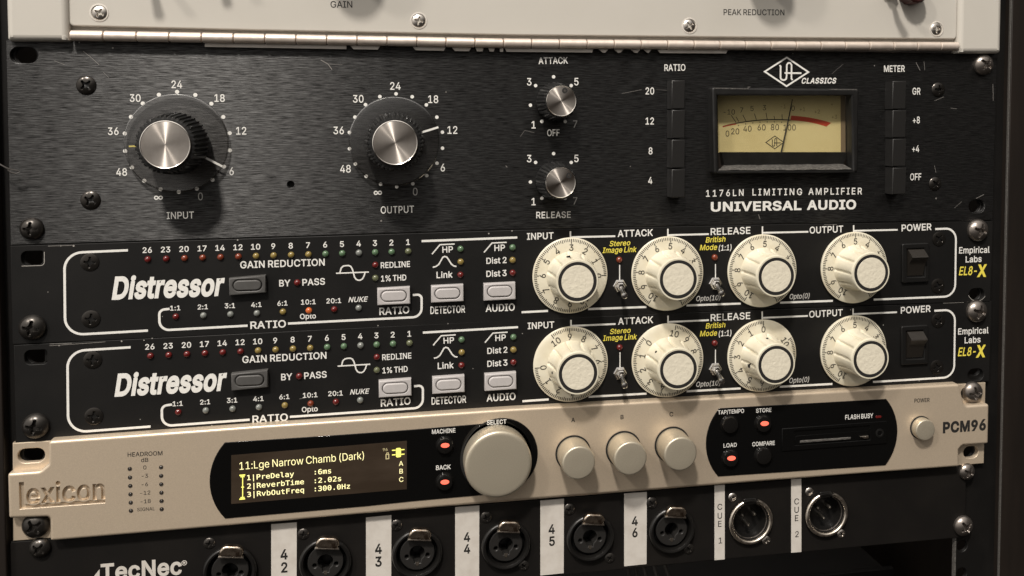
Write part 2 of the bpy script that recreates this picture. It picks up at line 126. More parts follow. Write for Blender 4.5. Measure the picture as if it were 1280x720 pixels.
MONO = read_glyphs("""
1 429 379,0 379,58 272,59 272,519 199,520 87,494 87,430 202,455 202,59 95,58 94,1
2 429 54,0 369,1 368,58 131,59 251,187 315,261 347,309 361,347 365,387 355,441 318,490 264,520 208,528 164,528 122,520 57,495 58,424 98,446 140,462 188,470 230,466 238,464 264,448 287,417 293,369 291,351 283,327 265,295 241,263 167,179 53,59
3 429 201,-10 261,-2 271,0 327,30 364,79 376,139 370,189 350,229 343,236 317,258 272,277 273,280 311,294 342,321 352,339 358,351 364,385 354,441 348,453 317,492 265,520 211,528 175,528 135,524 65,508 62,505 62,443 135,464 159,468 205,470 237,466 265,452 286,427 294,383 288,355 272,333 235,312 191,306 139,306 138,249 203,248 231,244 273,224 296,195 300,185 306,145 298,107 271,72 239,56 199,50 153,50 123,56 81,70 49,86 49,16 85,4 151,-8
| 429 186,-168 243,-167 242,544 185,543
P 429 70,0 139,1 140,208 220,208 296,218 350,246 387,299 397,359 387,431 350,482 298,510 226,520 69,519/140,266 139,461 226,462 256,458 292,440 317,407 323,375 323,355 317,323 299,295 264,272 220,266
r 429 127,0 190,1 190,201 198,257 220,301 263,332 309,340 325,340 359,334 401,310 401,376 361,394 333,398 303,398 275,394 241,378 225,364 210,349 191,316 190,389 126,389
e 429 232,-10 252,-10 302,-4 336,6 371,21 370,84 332,64 296,52 268,46 232,44 184,52 144,78 117,121 110,180 387,181 387,217 377,287 347,345 292,388 236,398 218,398 152,386 91,341 55,279 43,201 55,109 93,45 154,4/111,229 123,277 145,311 184,338 214,344 234,344 266,338 294,318 317,277 323,235 322,230
D 429 159,0 257,16 332,67 372,145 384,243 384,275 372,375 330,455 257,504 159,520 49,520 48,1/118,59 119,462 157,462 229,450 278,415 302,359 310,279 310,239 302,161 276,101 227,68 157,58
l 429 275,0 359,0 359,54 281,54 257,60 236,79 226,101 222,133 222,545 57,546 57,494 158,493 158,135 166,81 188,39 229,8
a 429 171,-10 207,-8 253,6 277,24 303,56 305,0 367,0 368,265 358,319 344,343 319,368 299,380 261,394 235,398 169,398 129,390 75,372 75,308 121,330 175,344 223,344 251,340 282,323 298,297 304,261 303,246 209,246 143,238 93,214 82,203 56,169 46,119 54,63 78,29 87,20 123,-2/157,48 133,62 116,85 110,113 116,151 139,176 175,192 215,196 304,195 304,175 296,123 276,83 237,52 195,44
y 429 65,-148 125,-148 151,-144 171,-136 187,-124 212,-95 260,21 400,385 399,390 335,390 332,387 221,88 216,93 106,387 103,390 36,389 186,11 186,3 170,-37 150,-73 141,-82 127,-92 101,-96 64,-97
v 429 174,0 256,0 393,389 327,389 214,64 103,387 100,390 35,389 171,3
b 429 238,-10 300,4 347,45 377,109 387,189 377,283 347,345 300,386 294,388 244,398 202,396 168,380 143,357 132,342 131,541 68,542 67,1 130,0 132,48 147,27 174,4 202,-6/184,54 155,83 137,129 131,185 137,261 155,307 184,336 218,344 234,344 262,338 297,305 315,259 319,215 319,175 315,131 297,83 268,54 230,44
T 429 249,0 250,459 411,460 412,519 17,520 17,460 180,459 180,1
i 429 379,0 379,50 252,51 252,389 89,390 89,340 188,339 188,51 63,50 62,1/189,460 252,461 251,542 188,541
m 429 96,1 98,287 106,325 121,340 139,346 161,342 178,325 184,295 186,1 244,1 244,223 248,291 256,325 271,340 297,346 313,342 328,325 334,295 336,1 393,0 394,259 390,313 376,363 349,390 317,398 285,396 263,386 248,371 235,350 226,369 207,388 189,396 145,398 119,384 97,358 95,390 39,390 38,1
R 429 120,1 120,219 195,220 221,216 241,206 268,175 310,95 355,0 427,0 428,3 392,77 332,191 303,226 289,236 266,245 315,262 346,289 366,325 372,373 360,435 350,449 325,482 271,510 201,520 51,520 50,1/120,279 121,462 201,462 231,458 251,450 274,435 292,407 296,381 296,357 292,331 271,298 241,282 205,278
O 429 210,-10 290,6 347,59 379,143 389,249 379,377 347,461 290,514 222,528 206,528 140,514 83,461 51,379 41,271 51,139 83,57 138,6/214,46 170,58 137,97 119,161 119,193 113,259 117,293 119,357 137,421 170,460 212,472 260,460 291,425 309,361 315,275 309,159 293,97 260,58
u 429 181,-10 213,-8 255,6 286,35 301,56 303,0 365,0 366,387 302,387 302,161 296,115 278,77 249,54 203,46 173,52 155,66 150,71 136,103 132,139 132,387 69,388 68,139 74,79 96,29 133,0
t 429 273,0 357,0 357,50 287,50 253,54 228,71 218,91 214,119 214,339 357,340 358,389 215,390 214,499 151,500 150,391 47,390 46,341 150,339 150,121 156,69 179,28 221,6
F 429 82,0 151,1 152,248 365,249 364,306 152,306 151,459 386,460 386,520 81,519
q 429 365,-150 366,387 303,388 301,342 290,357 265,380 233,394 195,398 135,384 88,343 58,279 48,199 58,105 88,43 135,2 141,0 199,-12 233,-8 267,8 290,29 301,46 302,-149/209,42 167,52 138,81 120,129 116,181 120,259 138,305 167,334 205,344 251,334 280,305 298,257 302,213 302,173 298,129 278,79 251,52
: 429 171,0 258,1 257,106 170,105/171,264 258,265 257,370 170,369
6 429 217,-10 289,0 342,37 368,83 374,99 382,155 382,181 374,241 344,295 293,332 219,344 191,340 155,324 128,299 116,279 112,277 120,359 132,389 144,417 189,458 243,470 259,470 297,464 344,445 344,507 341,510 297,524 235,528 159,512 103,466 92,451 58,375 46,267 56,139 88,55 143,6/211,46 181,52 148,77 130,115 122,167 130,219 148,255 181,282 211,288 229,288 259,282 292,255 308,221 314,175 308,113 292,79 261,52 229,46
s 429 175,-10 211,-10 259,-4 269,-2 315,20 344,55 354,85 358,123 352,153 336,181 305,206 263,220 185,236 159,248 144,265 140,285 146,315 165,334 199,344 219,346 259,344 307,330 337,314 338,375 335,378 285,394 259,398 205,398 169,394 159,392 115,370 88,337 84,331 76,277 82,243 100,213 135,190 179,176 213,170 271,148 286,125 294,105 288,81 271,60 243,48 231,46 191,44 143,52 107,64 75,80 75,14 139,-4
. 429 171,0 258,1 257,106 170,105
0 429 211,-10 287,6 342,61 372,141 382,239 382,279 372,377 340,461 291,510 221,528 207,528 141,512 88,459 56,375 46,269 56,143 88,59 141,6/211,46 173,58 140,99 122,165 120,227 116,259 120,291 122,353 140,419 173,460 217,474 257,460 290,417 306,357 312,245 306,163 288,99 257,58/211,214 233,218 245,226 258,243 260,251 258,279 250,291 231,306 219,308 197,306 178,289 172,279 168,265 170,243 178,231 195,218
H 429 118,1 119,248 309,248 310,1 381,0 382,519 310,519 309,306 119,306 118,519 49,520 48,1
z 429 72,0 361,1 360,52 139,53 359,327 361,331 360,390 79,389 80,338 293,337 71,59
""")

# ------------------------------------------------------------------ geometry helpers (millimetres)
def U(u, v, y=0.0):
    """where the sight line through a point of the photograph meets the plane at depth y"""
    d = _f*FPX + _r*(u-PCX) - _u*(v-PCY)
    t = (y-CAM.y)/d.y
    p = CAM + d*t
    return (p.x, p.z)
def UL(pts, y=0.0): return [U(a, b, y) for a, b in pts]
def mmpx(u, v, y=0.0):
    a, b, c, d = U(u-5, v, y), U(u+5, v, y), U(u, v-5, y), U(u, v+5, y)
    return (math.dist(a, b)+math.dist(c, d))/20
def area2(c): return sum(c[i][0]*c[(i+1) % len(c)][1]-c[(i+1) % len(c)][0]*c[i][1] for i in range(len(c)))
def ccw(c): return list(c) if area2(c) > 0 else list(reversed(c))
def cw(c): return list(reversed(ccw(c)))
def inset(c, d):
    """move every edge of a contour to its left by d"""
    n = len(c); out = []
    for i in range(n):
        p0, p1, p2 = c[i-1], c[i], c[(i+1) % n]
        ax, ay = p1[0]-p0[0], p1[1]-p0[1]; bx, by = p2[0]-p1[0], p2[1]-p1[1]
        la, lb = math.hypot(ax, ay) or 1e-9, math.hypot(bx, by) or 1e-9
        n1 = (-ay/la, ax/la); n2 = (-by/lb, bx/lb)
        k = 1+n1[0]*n2[0]+n1[1]*n2[1]; k = max(k, 0.35)
        out.append((p1[0]+d*(n1[0]+n2[0])/k, p1[1]+d*(n1[1]+n2[1])/k))
    return out
def rounded(pts, r, n=6, closed=True):
    out = []; m = len(pts); rs = r if isinstance(r, (list, tuple)) else [r]*m
    for i in range(m):
        p = pts[i]; rr = rs[i]
        if rr <= 0 or (not closed and i in (0, m-1)): out.append(p); continue
        a, b = pts[i-1], pts[(i+1) % m]
        va = (a[0]-p[0], a[1]-p[1]); vb = (b[0]-p[0], b[1]-p[1])
        la, lb = math.hypot(*va), math.hypot(*vb)
        va = (va[0]/la, va[1]/la); vb = (vb[0]/lb, vb[1]/lb)
        half = math.acos(max(-1, min(1, va[0]*vb[0]+va[1]*vb[1])))/2
        t = min(rr/math.tan(half), la*0.49, lb*0.49); rr = t*math.tan(half)
        bis = (va[0]+vb[0], va[1]+vb[1]); lbis = math.hypot(*bis)
        h = rr/math.sin(half); c = (p[0]+bis[0]/lbis*h, p[1]+bis[1]/lbis*h)
        s = (p[0]+va[0]*t, p[1]+va[1]*t); e_ = (p[0]+vb[0]*t, p[1]+vb[1]*t)
        a0 = math.atan2(s[1]-c[1], s[0]-c[0]); a1 = math.atan2(e_[1]-c[1], e_[0]-c[0]); da = (a1-a0+math.pi) % (2*math.pi)-math.pi
        out += [(c[0]+rr*math.cos(a0+da*k/n), c[1]+rr*math.sin(a0+da*k/n)) for k in range(n+1)]
    return out
def circle(c, r, n=32, a0=0.0): return [(c[0]+r*math.cos(a0+2*math.pi*k/n), c[1]+r*math.sin(a0+2*math.pi*k/n)) for k in range(n)]
def arc3(a, m, b, n=14):
    """points of the circle arc a-m-b"""
    ax, ay = a; bx, by = m; cx, cy = b
    d = 2*(ax*(by-cy)+bx*(cy-ay)+cx*(ay-by))
    ux = ((ax*ax+ay*ay)*(by-cy)+(bx*bx+by*by)*(cy-ay)+(cx*cx+cy*cy)*(ay-by))/d
    uy = ((ax*ax+ay*ay)*(cx-bx)+(bx*bx+by*by)*(ax-cx)+(cx*cx+cy*cy)*(bx-ax))/d
    r = math.hypot(ax-ux, ay-uy); t = [math.atan2(p[1]-uy, p[0]-ux) for p in (a, m, b)]
    s1 = (t[1]-t[0]) % (2*math.pi); s2 = (t[2]-t[0]) % (2*math.pi)
    if s1 > s2: s2 -= 2*math.pi
    return [(ux+r*math.cos(t[0]+s2*k/n), uy+r*math.sin(t[0]+s2*k/n)) for k in range(n+1)]
def slot(c, w, h, n=8):
    r = h/2; x = w/2-r
    return [(c[0]+x+r*math.cos(a), c[1]+r*math.sin(a)) for a in [rad(-90+180*k/n) for k in range(n+1)]] + \
           [(c[0]-x+r*math.cos(a), c[1]+r*math.sin(a)) for a in [rad(90+180*k/n) for k in range(n+1)]]

def fill(contours):
    """triangles inside a set of contours (outlines and holes): (points, faces, index of the source point or None)"""
    co = []; ed = []
    for c in contours:
        o = len(co); co += [Vector(p) for p in c]; ed += [(o+i, o+(i+1) % len(c)) for i in range(len(c))]
    vs, _, fs, ov, _, _ = delaunay_2d_cdt(co, ed, [], 0, 1e-6)
    out = []
    for f in fs:
        m = (sum(vs[i].x for i in f)/3, sum(vs[i].y for i in f)/3)
        if sum(_inside(m, c) for c in contours) % 2 == 0: continue
        A, B, C = (vs[i] for i in f)
        out.append(tuple(f) if (B-A).cross(C-A) > 0 else (f[0], f[2], f[1]))
    return vs, out, [o[0] if o else None for o in ov]

class MB:
    """collects shapes and links them as ONE mesh object"""
    def __init__(s): s.v = []; s.f = []; s.mi = []
    def add(s, vs, fs):
        o = len(s.v); s.v += vs; s.f += [tuple(i+o for i in f) for f in fs]; s.mi += [0]*len(fs); return s
    def merge(s, other, k):
        """take another collection's faces into this mesh under material slot k (print on its panel)"""
        n = len(s.f); s.add(other.v, other.f)
        for i in range(n, len(s.f)): s.mi[i] = k
        return s
    def flat(s, contours, y):
        vs, fs, _ = fill(contours)
        return s.add([(p.x, y, p.y) for p in vs], fs)
    def sheet(s, outer, y0, y1, holes=(), b=0.0, seg=3, back=True, hb=None):
        """a plate: outline with holes, front face at y0 (toward the viewer), back face at y1, front edges rounded by b"""
        cs = [ccw(outer)]+[cw(h) for h in holes]
        n = sum(len(c) for c in cs)
        rings = []
        if b > 0:
            for k in range(seg+1):
                a = math.pi/2*k/seg
                rings.append((b*(1-math.sin(a)), y0+b*(1-math.cos(a))))
        else: rings.append((0, y0))
        rings.append((0, y1))
        vs = []; fs = []
        ks = [1]+[1 if hb is None or b == 0 else hb/b]*(len(cs)-1) if hb is None or not isinstance(hb, list) else [1]+[h/b for h in hb]
        front = [inset(c, rings[0][0]*k) for c, k in zip(cs, ks)]
        fv, ft, fo = fill(front)
        for d, y in rings:
            for c, kk in zip(cs, ks):
                vs += [(p[0], y, p[1]) for p in (inset(c, d*kk) if d else c)]
        base = len(vs); vs += [(p.x, y0, p.y) for p in fv]; fs += [tuple(i+base for i in f) for f in ft]
        for k in range(len(rings)-1):
            o = 0
            for c in cs:
                m = len(c)
                for i in range(m):
                    j = (i+1) % m
                    fs.append((k*n+o+i, (k+1)*n+o+i, (k+1)*n+o+j, k*n+o+j))
                o += m
        if back:
            bv, bf, _ = fill(cs); base = len(vs); vs += [(p.x, y1, p.y) for p in bv]; fs += [tuple(reversed([i+base for i in f])) for f in bf]
        return s.add(vs, fs)
    def lathe(s, c, prof, n=40, wob=None):
        """turn a profile of (radius, y) about the axis through c along Y; wob(angle, k) scales the radius"""
        vs = []; fs = []; idx = []
        for k, (r, y) in enumerate(prof):
            if r <= 1e-6: idx.append([len(vs)]); vs.append((c[0], y, c[1])); continue
            row = []
            for i in range(n):
                a = 2*math.pi*i/n; q = r*(wob(a, k) if wob else 1)
                row.append(len(vs)); vs.append((c[0]+q*math.cos(a), y, c[1]+q*math.sin(a)))
            idx.append(row)
        for A, B in zip(idx, idx[1:]):
            if len(A) == 1 and len(B) == 1: continue
            for i in range(n):
                j = (i+1) % n
                if len(A) == 1: fs.append((A[0], B[i], B[j]))
                elif len(B) == 1: fs.append((A[i], B[0], A[j]))
                else: fs.append((A[i], B[i], B[j], A[j]))
        return s.add(vs, fs)
    def tube(s, pts, r, n=8, cap=True):
        pts = [Vector(p) for p in pts]; m = len(pts); vs = []; fs = []
        rs = r if isinstance(r, (list, tuple)) else [r]*m
        t0 = (pts[1]-pts[0]).normalized(); up = Vector((0, 0, 1)) if abs(t0.z) < .9 else Vector((0, 1, 0))
        nx = t0.cross(up).normalized()
        for i, p in enumerate(pts):
            t = (pts[min(i+1, m-1)]-pts[max(i-1, 0)]).normalized()
            nx = (nx-t*nx.dot(t)).normalized(); ny = t.cross(nx)
            for k in range(n):
                a = 2*math.pi*k/n; q = p+(nx*math.cos(a)+ny*math.sin(a))*rs[i]; vs.append(tuple(q))
        for i in range(m-1):
            for k in range(n):
                j = (k+1) % n; fs.append((i*n+k, i*n+j, (i+1)*n+j, (i+1)*n+k))
        if cap: fs.append(tuple(reversed(range(n)))); fs.append(tuple(range((m-1)*n, m*n)))
        return s.add(vs, fs)
    def stroke(s, pts, w, y, closed=False):
        """a printed line of width w through 2-D points"""
        n = len(pts); L = []; R = []
        for i in range(n):
            p0 = pts[i-1] if (i > 0 or closed) else None; p1 = pts[i]; p2 = pts[(i+1) % n] if (i < n-1 or closed) else None
            ns = []
            for a, b in ((p0, p1), (p1, p2)):
                if a and b:
                    l = math.dist(a, b) or 1e-9; ns.append((-(b[1]-a[1])/l, (b[0]-a[0])/l))
            nx, ny = sum(q[0] for q in ns), sum(q[1] for q in ns); l2 = nx*nx+ny*ny
            k = (len(ns)/l2 if len(ns) == 1 else 2/max(l2, .8)) * w/2
            L.append((p1[0]+nx*k, p1[1]+ny*k)); R.append((p1[0]-nx*k, p1[1]-ny*k))
        vs = [(p[0], y, p[1]) for p in L+R]; fs = []
        for i in range(n if closed else n-1):
            j = (i+1) % n; fs.append((n+i, n+j, j, i))
        return s.add(vs, fs)
    def disc(s, c, r, y, n=18): return s.flat([circle(c, r, n)], y)
    def box(s, x0, x1, y0, y1, z0, z1, b=0.0):
        return s.sheet([(x0, z0), (x1, z0), (x1, z1), (x0, z1)], y0, y1, b=b)
    # ---- writing
    def _run(s, txt, font, bold, sp, shear, solid):
        x = 0; out = []
        for ch in txt:
            if ch == ' ': x += 140 if font is SANS else 301; continue
            adv, cs = font[ch]
            big = max(cs, key=lambda c: abs(area2(c))); sgn = 1 if area2(big) > 0 else -1
            outs = [c for c in cs if area2(c)*sgn > 0]; holes = [c for c in cs if area2(c)*sgn < 0]
            for k, o in enumerate(outs):
                o2 = inset(ccw(o), -bold)
                hs = []
                for h in holes:
                    if _inside(h[0], o): hs.append(inset(cw(h), -bold))
                out.append((k, [[(p[0]+x+shear*p[1], p[1]) for p in c] for c in [o2]+hs]))
            x += adv+sp+bold*0.9
        return out
    def text(s, txt, p0, p1, cap, y=-0.06, bold=0, shear=0, sp=0, font=None, depth=0, bev=0, ref=None, fit=True):
        """write txt with its ink running from p0 to p1 (photo points on the plane y); cap = height of a capital in photo points"""
        font = font or SANS
        run = s._run(txt, font, bold, sp, shear, depth)
        xs = [p[0] for _, cs in run for p in cs[0]]
        x0, x1 = min(xs), max(xs)
        ch = 509+2*bold if font is SANS else 545
        P0, P1 = U(*p0, y), U(*p1, y); ln = math.dist(P0, P1)
        hgt = cap*mmpx(*p0, y)
        ca, sa = (P1[0]-P0[0])/ln, (P1[1]-P0[1])/ln
        kx = ln/(x1-x0); ky = hgt/ch
        if depth == 'contours': return [[[(P0[0]+ca*(p[0]-x0)*kx-sa*(p[1]+bold)*ky, P0[1]+sa*(p[0]-x0)*kx+ca*(p[1]+bold)*ky) for p in c] for c in cs] for _, cs in run]
        for k, cs in run:
            cc = [[(P0[0]+ca*(p[0]-x0)*kx-sa*(p[1]+bold)*ky, P0[1]+sa*(p[0]-x0)*kx+ca*(p[1]+bold)*ky) for p in c] for c in cs]
            if depth: s.sheet(cc[0], y, y+depth, holes=cc[1:], b=bev, seg=2, back=False)
            else: s.flat(cc, y-0.012*k)
        return s
    def ctext(s, txt, c, cap, y=-0.06, bold=0, shear=0, wf=1.0, font=None, ang=0.0, mm=None):
        """write txt centred on c with natural width times wf; c in photo points, or in mm with cap in mm when mm is set"""
        font = font or SANS
        run = s._run(txt, font, bold, 0, shear, 0)
        xs = [p[0] for _, cs in run for p in cs[0]]; cx = (min(xs)+max(xs))/2; ch = 509+2*bold if font is SANS else 545
        C = c if mm else U(*c, y); h = cap if mm else cap*mmpx(*c, y); k = h/ch
        ca, sa = math.cos(ang), math.sin(ang)
        for q, cs in run:
            cc = [[(C[0]+ca*(p[0]-cx)*k*wf-sa*(p[1]+bold-ch/2)*k, C[1]+sa*(p[0]-cx)*k*wf+ca*(p[1]+bold-ch/2)*k) for p in c_] for c_ in cs]
            s.flat(cc, y-0.012*q)
        return s
    def mesh(s, name, origin=(0, 0, 0), sharp=38):
        me = bpy.data.meshes.new(name)
        me.from_pydata([((v[0]-origin[0])*MM, (v[1]-origin[1])*MM, (v[2]-origin[2])*MM) for v in s.v], [], s.f)
        if any(s.mi): me.polygons.foreach_set('material_index', s.mi)
        me.validate()
        if me.polygons:
            me.polygons.foreach_set('use_smooth', [True]*len(me.polygons))
            me.set_sharp_from_angle(angle=rad(sharp))
        me.update(); return me
def _inside(p, c):
    r = False
    for i in range(len(c)):
        a, b = c[i-1], c[i]
        if (a[1] > p[1]) != (b[1] > p[1]) and p[0] < (b[0]-a[0])*(p[1]-a[1])/(b[1]-a[1])+a[0]: r = not r
    return r

# ------------------------------------------------------------------ objects: things, parts, copies
ORG = {}
def tag(o, label=None, cat=None, group=None, kind=None):
    if label: o['label'] = label
    if cat: o['category'] = cat
    if group: o['group'] = group
    if kind: o['kind'] = kind
    return o
def thing(name, label, cat, origin, group=None):
    o = bpy.data.objects.new(name, None); COL.objects.link(o); o.empty_display_size = .02
    o.location = Vector(origin)*MM; ORG[o.name] = Vector(origin); return tag(o, label, cat, group)
def put(name, me, mat, parent, origin):
    o = bpy.data.objects.new(name, me); COL.objects.link(o)
    if mat and not me.materials:
        for m_ in (mat if isinstance(mat, (list, tuple)) else [mat]): me.materials.append(m_)
    po = ORG[parent.name] if parent else Vector((0, 0, 0))
    o.parent = parent; o.location = (Vector(origin)-po)*MM; ORG[o.name] = Vector(origin); return o
def part(name, mb, mat, parent, origin=None, sharp=38):
    if origin is None: origin = ORG[parent.name] if parent else (0, 0, 0)
    me = mb.mesh(name, origin, sharp); return put(name, me, mat, parent, origin)
def copy_tree(o, parent=None):
    c = o.copy(); COL.objects.link(c); c.parent = parent
    if o.name in ORG: ORG[c.name] = ORG[o.name].copy()
    for ch in o.children: copy_tree(ch, c)
    return c

# ------------------------------------------------------------------ materials
def mat(name, col, rough=.5, metal=0.0, bump=None, vary=None, aniso=0, axis=None, arot=0, emit=None, coat=0, spec=.5, rvary=None, svary=None):
    """bump = (scale or (sx,sy,sz), strength, detail); vary = (scale, second colour, low, high)"""
    m = bpy.data.materials.new(name); m.use_nodes = True; t = m.node_tree; b = t.nodes['Principled BSDF']
    b.inputs['Base Color'].default_value = (*col, 1); b.inputs['Roughness'].default_value = rough; b.inputs['Metallic'].default_value = metal
    b.inputs['Specular IOR Level'].default_value = spec; b.inputs['Coat Weight'].default_value = coat
    b.inputs['Coat Roughness'].default_value = .12
    co = t.nodes.new('ShaderNodeTexCoord')
    def noise(sc, detail=3, rough_=.55):
        n = t.nodes.new('ShaderNodeTexNoise'); n.inputs['Detail'].default_value = detail; n.inputs['Roughness'].default_value = rough_
        if isinstance(sc, tuple):
            mp = t.nodes.new('ShaderNodeMapping'); mp.inputs['Scale'].default_value = sc; t.links.new(co.outputs['Object'], mp.inputs[0]); t.links.new(mp.outputs[0], n.inputs['Vector']); n.inputs['Scale'].default_value = 1
        else: t.links.new(co.outputs['Object'], n.inputs['Vector']); n.inputs['Scale'].default_value = sc
        return n
    if bump:
        n = noise(bump[0], bump[2] if len(bump) > 2 else 3); bp = t.nodes.new('ShaderNodeBump'); bp.inputs['Strength'].default_value = bump[1]; bp.inputs['Distance'].default_value = .0003
        t.links.new(n.outputs['Fac'], bp.inputs['Height']); t.links.new(bp.outputs[0], b.inputs['Normal'])
    if vary:
        n = noise(vary[0], 5, .6); r = t.nodes.new('ShaderNodeMapRange'); r.inputs['From Min'].default_value = vary[2]; r.inputs['From Max'].default_value = vary[3]
        x = t.nodes.new('ShaderNodeMix'); x.data_type = 'RGBA'; x.inputs[6].default_value = (*col, 1); x.inputs[7].default_value = (*vary[1], 1)
        t.links.new(n.outputs['Fac'], r.inputs['Value']); t.links.new(r.outputs[0], x.inputs[0]); t.links.new(x.outputs[2], b.inputs['Base Color'])
    if rvary:
        n = noise(rvary[0], 4); r = t.nodes.new('ShaderNodeMapRange'); r.inputs['From Min'].default_value = .3; r.inputs['From Max'].default_value = .7
        r.inputs['To Min'].default_value = rvary[1]; r.inputs['To Max'].default_value = rvary[2]
        t.links.new(n.outputs['Fac'], r.inputs['Value']); t.links.new(r.outputs[0], b.inputs['Roughness'])
    if svary:
        n = noise(svary[0], 5, .65); r = t.nodes.new('ShaderNodeMapRange'); r.inputs['From Min'].default_value = .36; r.inputs['From Max'].default_value = .66
        r.inputs['To Min'].default_value = svary[1]; r.inputs['To Max'].default_value = svary[2]
        t.links.new(n.outputs['Fac'], r.inputs['Value']); t.links.new(r.outputs[0], b.inputs['Specular IOR Level'])
    if aniso:
        b.inputs['Anisotropic'].default_value = aniso; b.inputs['Anisotropic Rotation'].default_value = arot
        tg = t.nodes.new('ShaderNodeTangent'); tg.direction_type = 'RADIAL'; tg.axis = axis; t.links.new(tg.outputs[0], b.inputs['Tangent'])
    if emit: b.inputs['Emission Color'].default_value = (*emit[:3], 1); b.inputs['Emission Strength'].default_value = emit[3]
    return m
def clear(name, tint, gloss, rough=.05):
    m = bpy.data.materials.new(name); m.use_nodes = True; t = m.node_tree; t.nodes.remove(t.nodes['Principled BSDF']); out = t.nodes['Material Output']
    a = t.nodes.new('ShaderNodeBsdfTransparent'); a.inputs[0].default_value = (*tint, 1)
    g = t.nodes.new('ShaderNodeBsdfGlossy'); g.inputs['Roughness'].default_value = rough
    x = t.nodes.new('ShaderNodeMixShader'); x.inputs[0].default_value = gloss; t.links.new(a.outputs[0], x.inputs[1]); t.links.new(g.outputs[0], x.inputs[2]); t.links.new(x.outputs[0], out.inputs[0])
    return m
M = {}
M['brushed'] = mat('brushed_black_panel', (.004, .0039, .0038), .38, 0, vary=((140, 300, 2400), (.014, .0136, .0132), .45, .75), bump=((120, 300, 2600), .3, 3), aniso=.97, axis='X', svary=((150, 300, 2500), .12, 1.15))
M['black'] = mat('black_powder_paint', (.006, .0058, .0056), .5, 0, bump=(2200, .12, 2), vary=(35, (.010, .0094, .0088), .4, .75), spec=.3)
M['black2'] = mat('black_satin_paint', (.006, .0052, .0046), .55, 0, bump=(1500, .1, 2), vary=(30, (.010, .0085, .0072), .4, .75), spec=.25)
M['gloss'] = mat('black_gloss_window', (.0035, .0035, .0035), .05, 0, spec=.45)
M['lcd'] = mat('dark_amber_display', (.024, .016, .011), .10, 0, vary=((14, 8, 50), (.05, .036, .026), .42, .7), emit=(.5, .38, .24, .022))
M['plastic'] = mat('black_plastic', (.008, .0078, .0075), .38, 0, bump=(900, .08, 2), spec=.4)
M['rib'] = mat('black_ribbed_plastic', (.010, .010, .010), .32, 0)
M['ink'] = mat('white_ink', (.80, .79, .75), .55, 0, vary=(900, (.66, .65, .62), .45, .8))
M['ink_dim'] = mat('thin_white_ink', (.42, .41, .39), .55)
M['yellow'] = mat('yellow_ink', (.80, .68, .09), .55)
M['dark_ink'] = mat('black_ink', (.015, .014, .013), .6)
M['dial_ink'] = mat('scale_ink', (.03, .026, .02), .6)
M['cream'] = mat('cream_plastic', (.72, .675, .54), .34, 0, bump=(500, .06, 2), vary=(90, (.60, .535, .39), .42, .8))
M['cream_tex'] = mat('grained_cream_insert', (.74, .69, .56), .45, 0, bump=(620, .9, 3), vary=(700, (.68, .63, .51), .4, .7))
M['alu'] = mat('spun_aluminium', (.80, .74, .68), .30, 1, aniso=.97, axis='Y', arot=.25, vary=((300, 300, 300), (.70, .64, .58), .3, .7))
M['alu_rim'] = mat('bright_aluminium', (.80, .76, .71), .22, 1)
M['silver'] = mat('warm_grey_enamel', (.545, .52, .47), .42, 0, bump=((500, 500, 900), .05, 2), vary=(18, (.515, .49, .44), .35, .75))
M['hinge'] = mat('nickel_hinge', (.74, .65, .57), .42, .55, bump=(900, .08, 3), rvary=(300, .34, .5), vary=((250, 250, 250), (.62, .53, .46), .45, .8))
M['screw_dark'] = mat('blackened_steel', (.065, .06, .055), .24, .85, vary=(500, (.04, .036, .032), .4, .7), rvary=(600, .18, .34))
M['screw_rack'] = mat('dark_oxide_steel', (.075, .069, .063), .30, .8, vary=(500, (.045, .041, .037), .4, .7), rvary=(600, .22, .4)
)
M['screw_bright'] = mat('worn_oxide_steel', (.30, .27, .245), .28, .9, vary=(400, (.17, .15, .135), .4, .7), rvary=(600, .2, .4))
M['dark_lens'] = mat('unlit_dark_lens', (.035, .03, .026), .25, 0)
M['screw_steel'] = mat('zinc_screw', (.70, .66, .61), .32, 1, vary=(600, (.48, .44, .40), .4, .75))
M['tan'] = mat('champagne_paint', (.66, .55, .42), .37, .45, bump=(2600, .14, 2), vary=(2600, (.575, .478, .362), .35, .7))
M['tan_knob'] = mat('champagne_knob_paint', (.585, .53, .42), .36, .6, bump=(2600, .08, 2), vary=(2600, (.50, .445, .345), .35, .7))
M['strip'] = mat('label_card', (.63, .595, .545), .5, 0, vary=(140, (.53, .49, .44), .42, .78))
M['jack'] = mat('black_connector_body', (.008, .0075, .007), .30, 0, bump=(700, .06, 2))
M['nickel'] = mat('nickel_shell', (.76, .69, .60), .24, 1, rvary=(400, .2, .42))
M['latch'] = mat('worn_latch_metal', (.72, .62, .51), .26, 1, bump=(520, .7, 2), vary=(500, (.26, .19, .14), .42, .62))
M['chrome'] = mat('chrome', (.84, .82, .79), .24, 1)
M['dark_hole'] = mat('dark_cavity', (.004, .004, .004), .8)
M['frame'] = mat('black_rail_paint', (.006, .0056, .0053), .42, 0, bump=(400, .15, 4), vary=(25, (.012, .011, .010), .45, .8), spec=.35)
M['wood'] = mat('dark_cabinet_board', (.010, .0075, .006), .5, 0, bump=((60, 60, 12), .4, 4), vary=((60, 60, 6), (.018, .013, .010), .4, .75), spec=.3)
M['wear_and_highlight'] = mat('grey_wear_and_highlight', (.05, .047, .044), .5, 0, bump=(1500, .8, 4), vary=((700, 1500, 2600), (.15, .142, .13), .40, .66))  # worn plastic; also paints the highlight lines on rail and board edges
M['bezel'] = mat('black_meter_surround', (.008, .0078, .0075), .42, 0, bump=(900, .1, 3), vary=((120, 120, 120), (.015, .0145, .014), .45, .75), spec=.4)
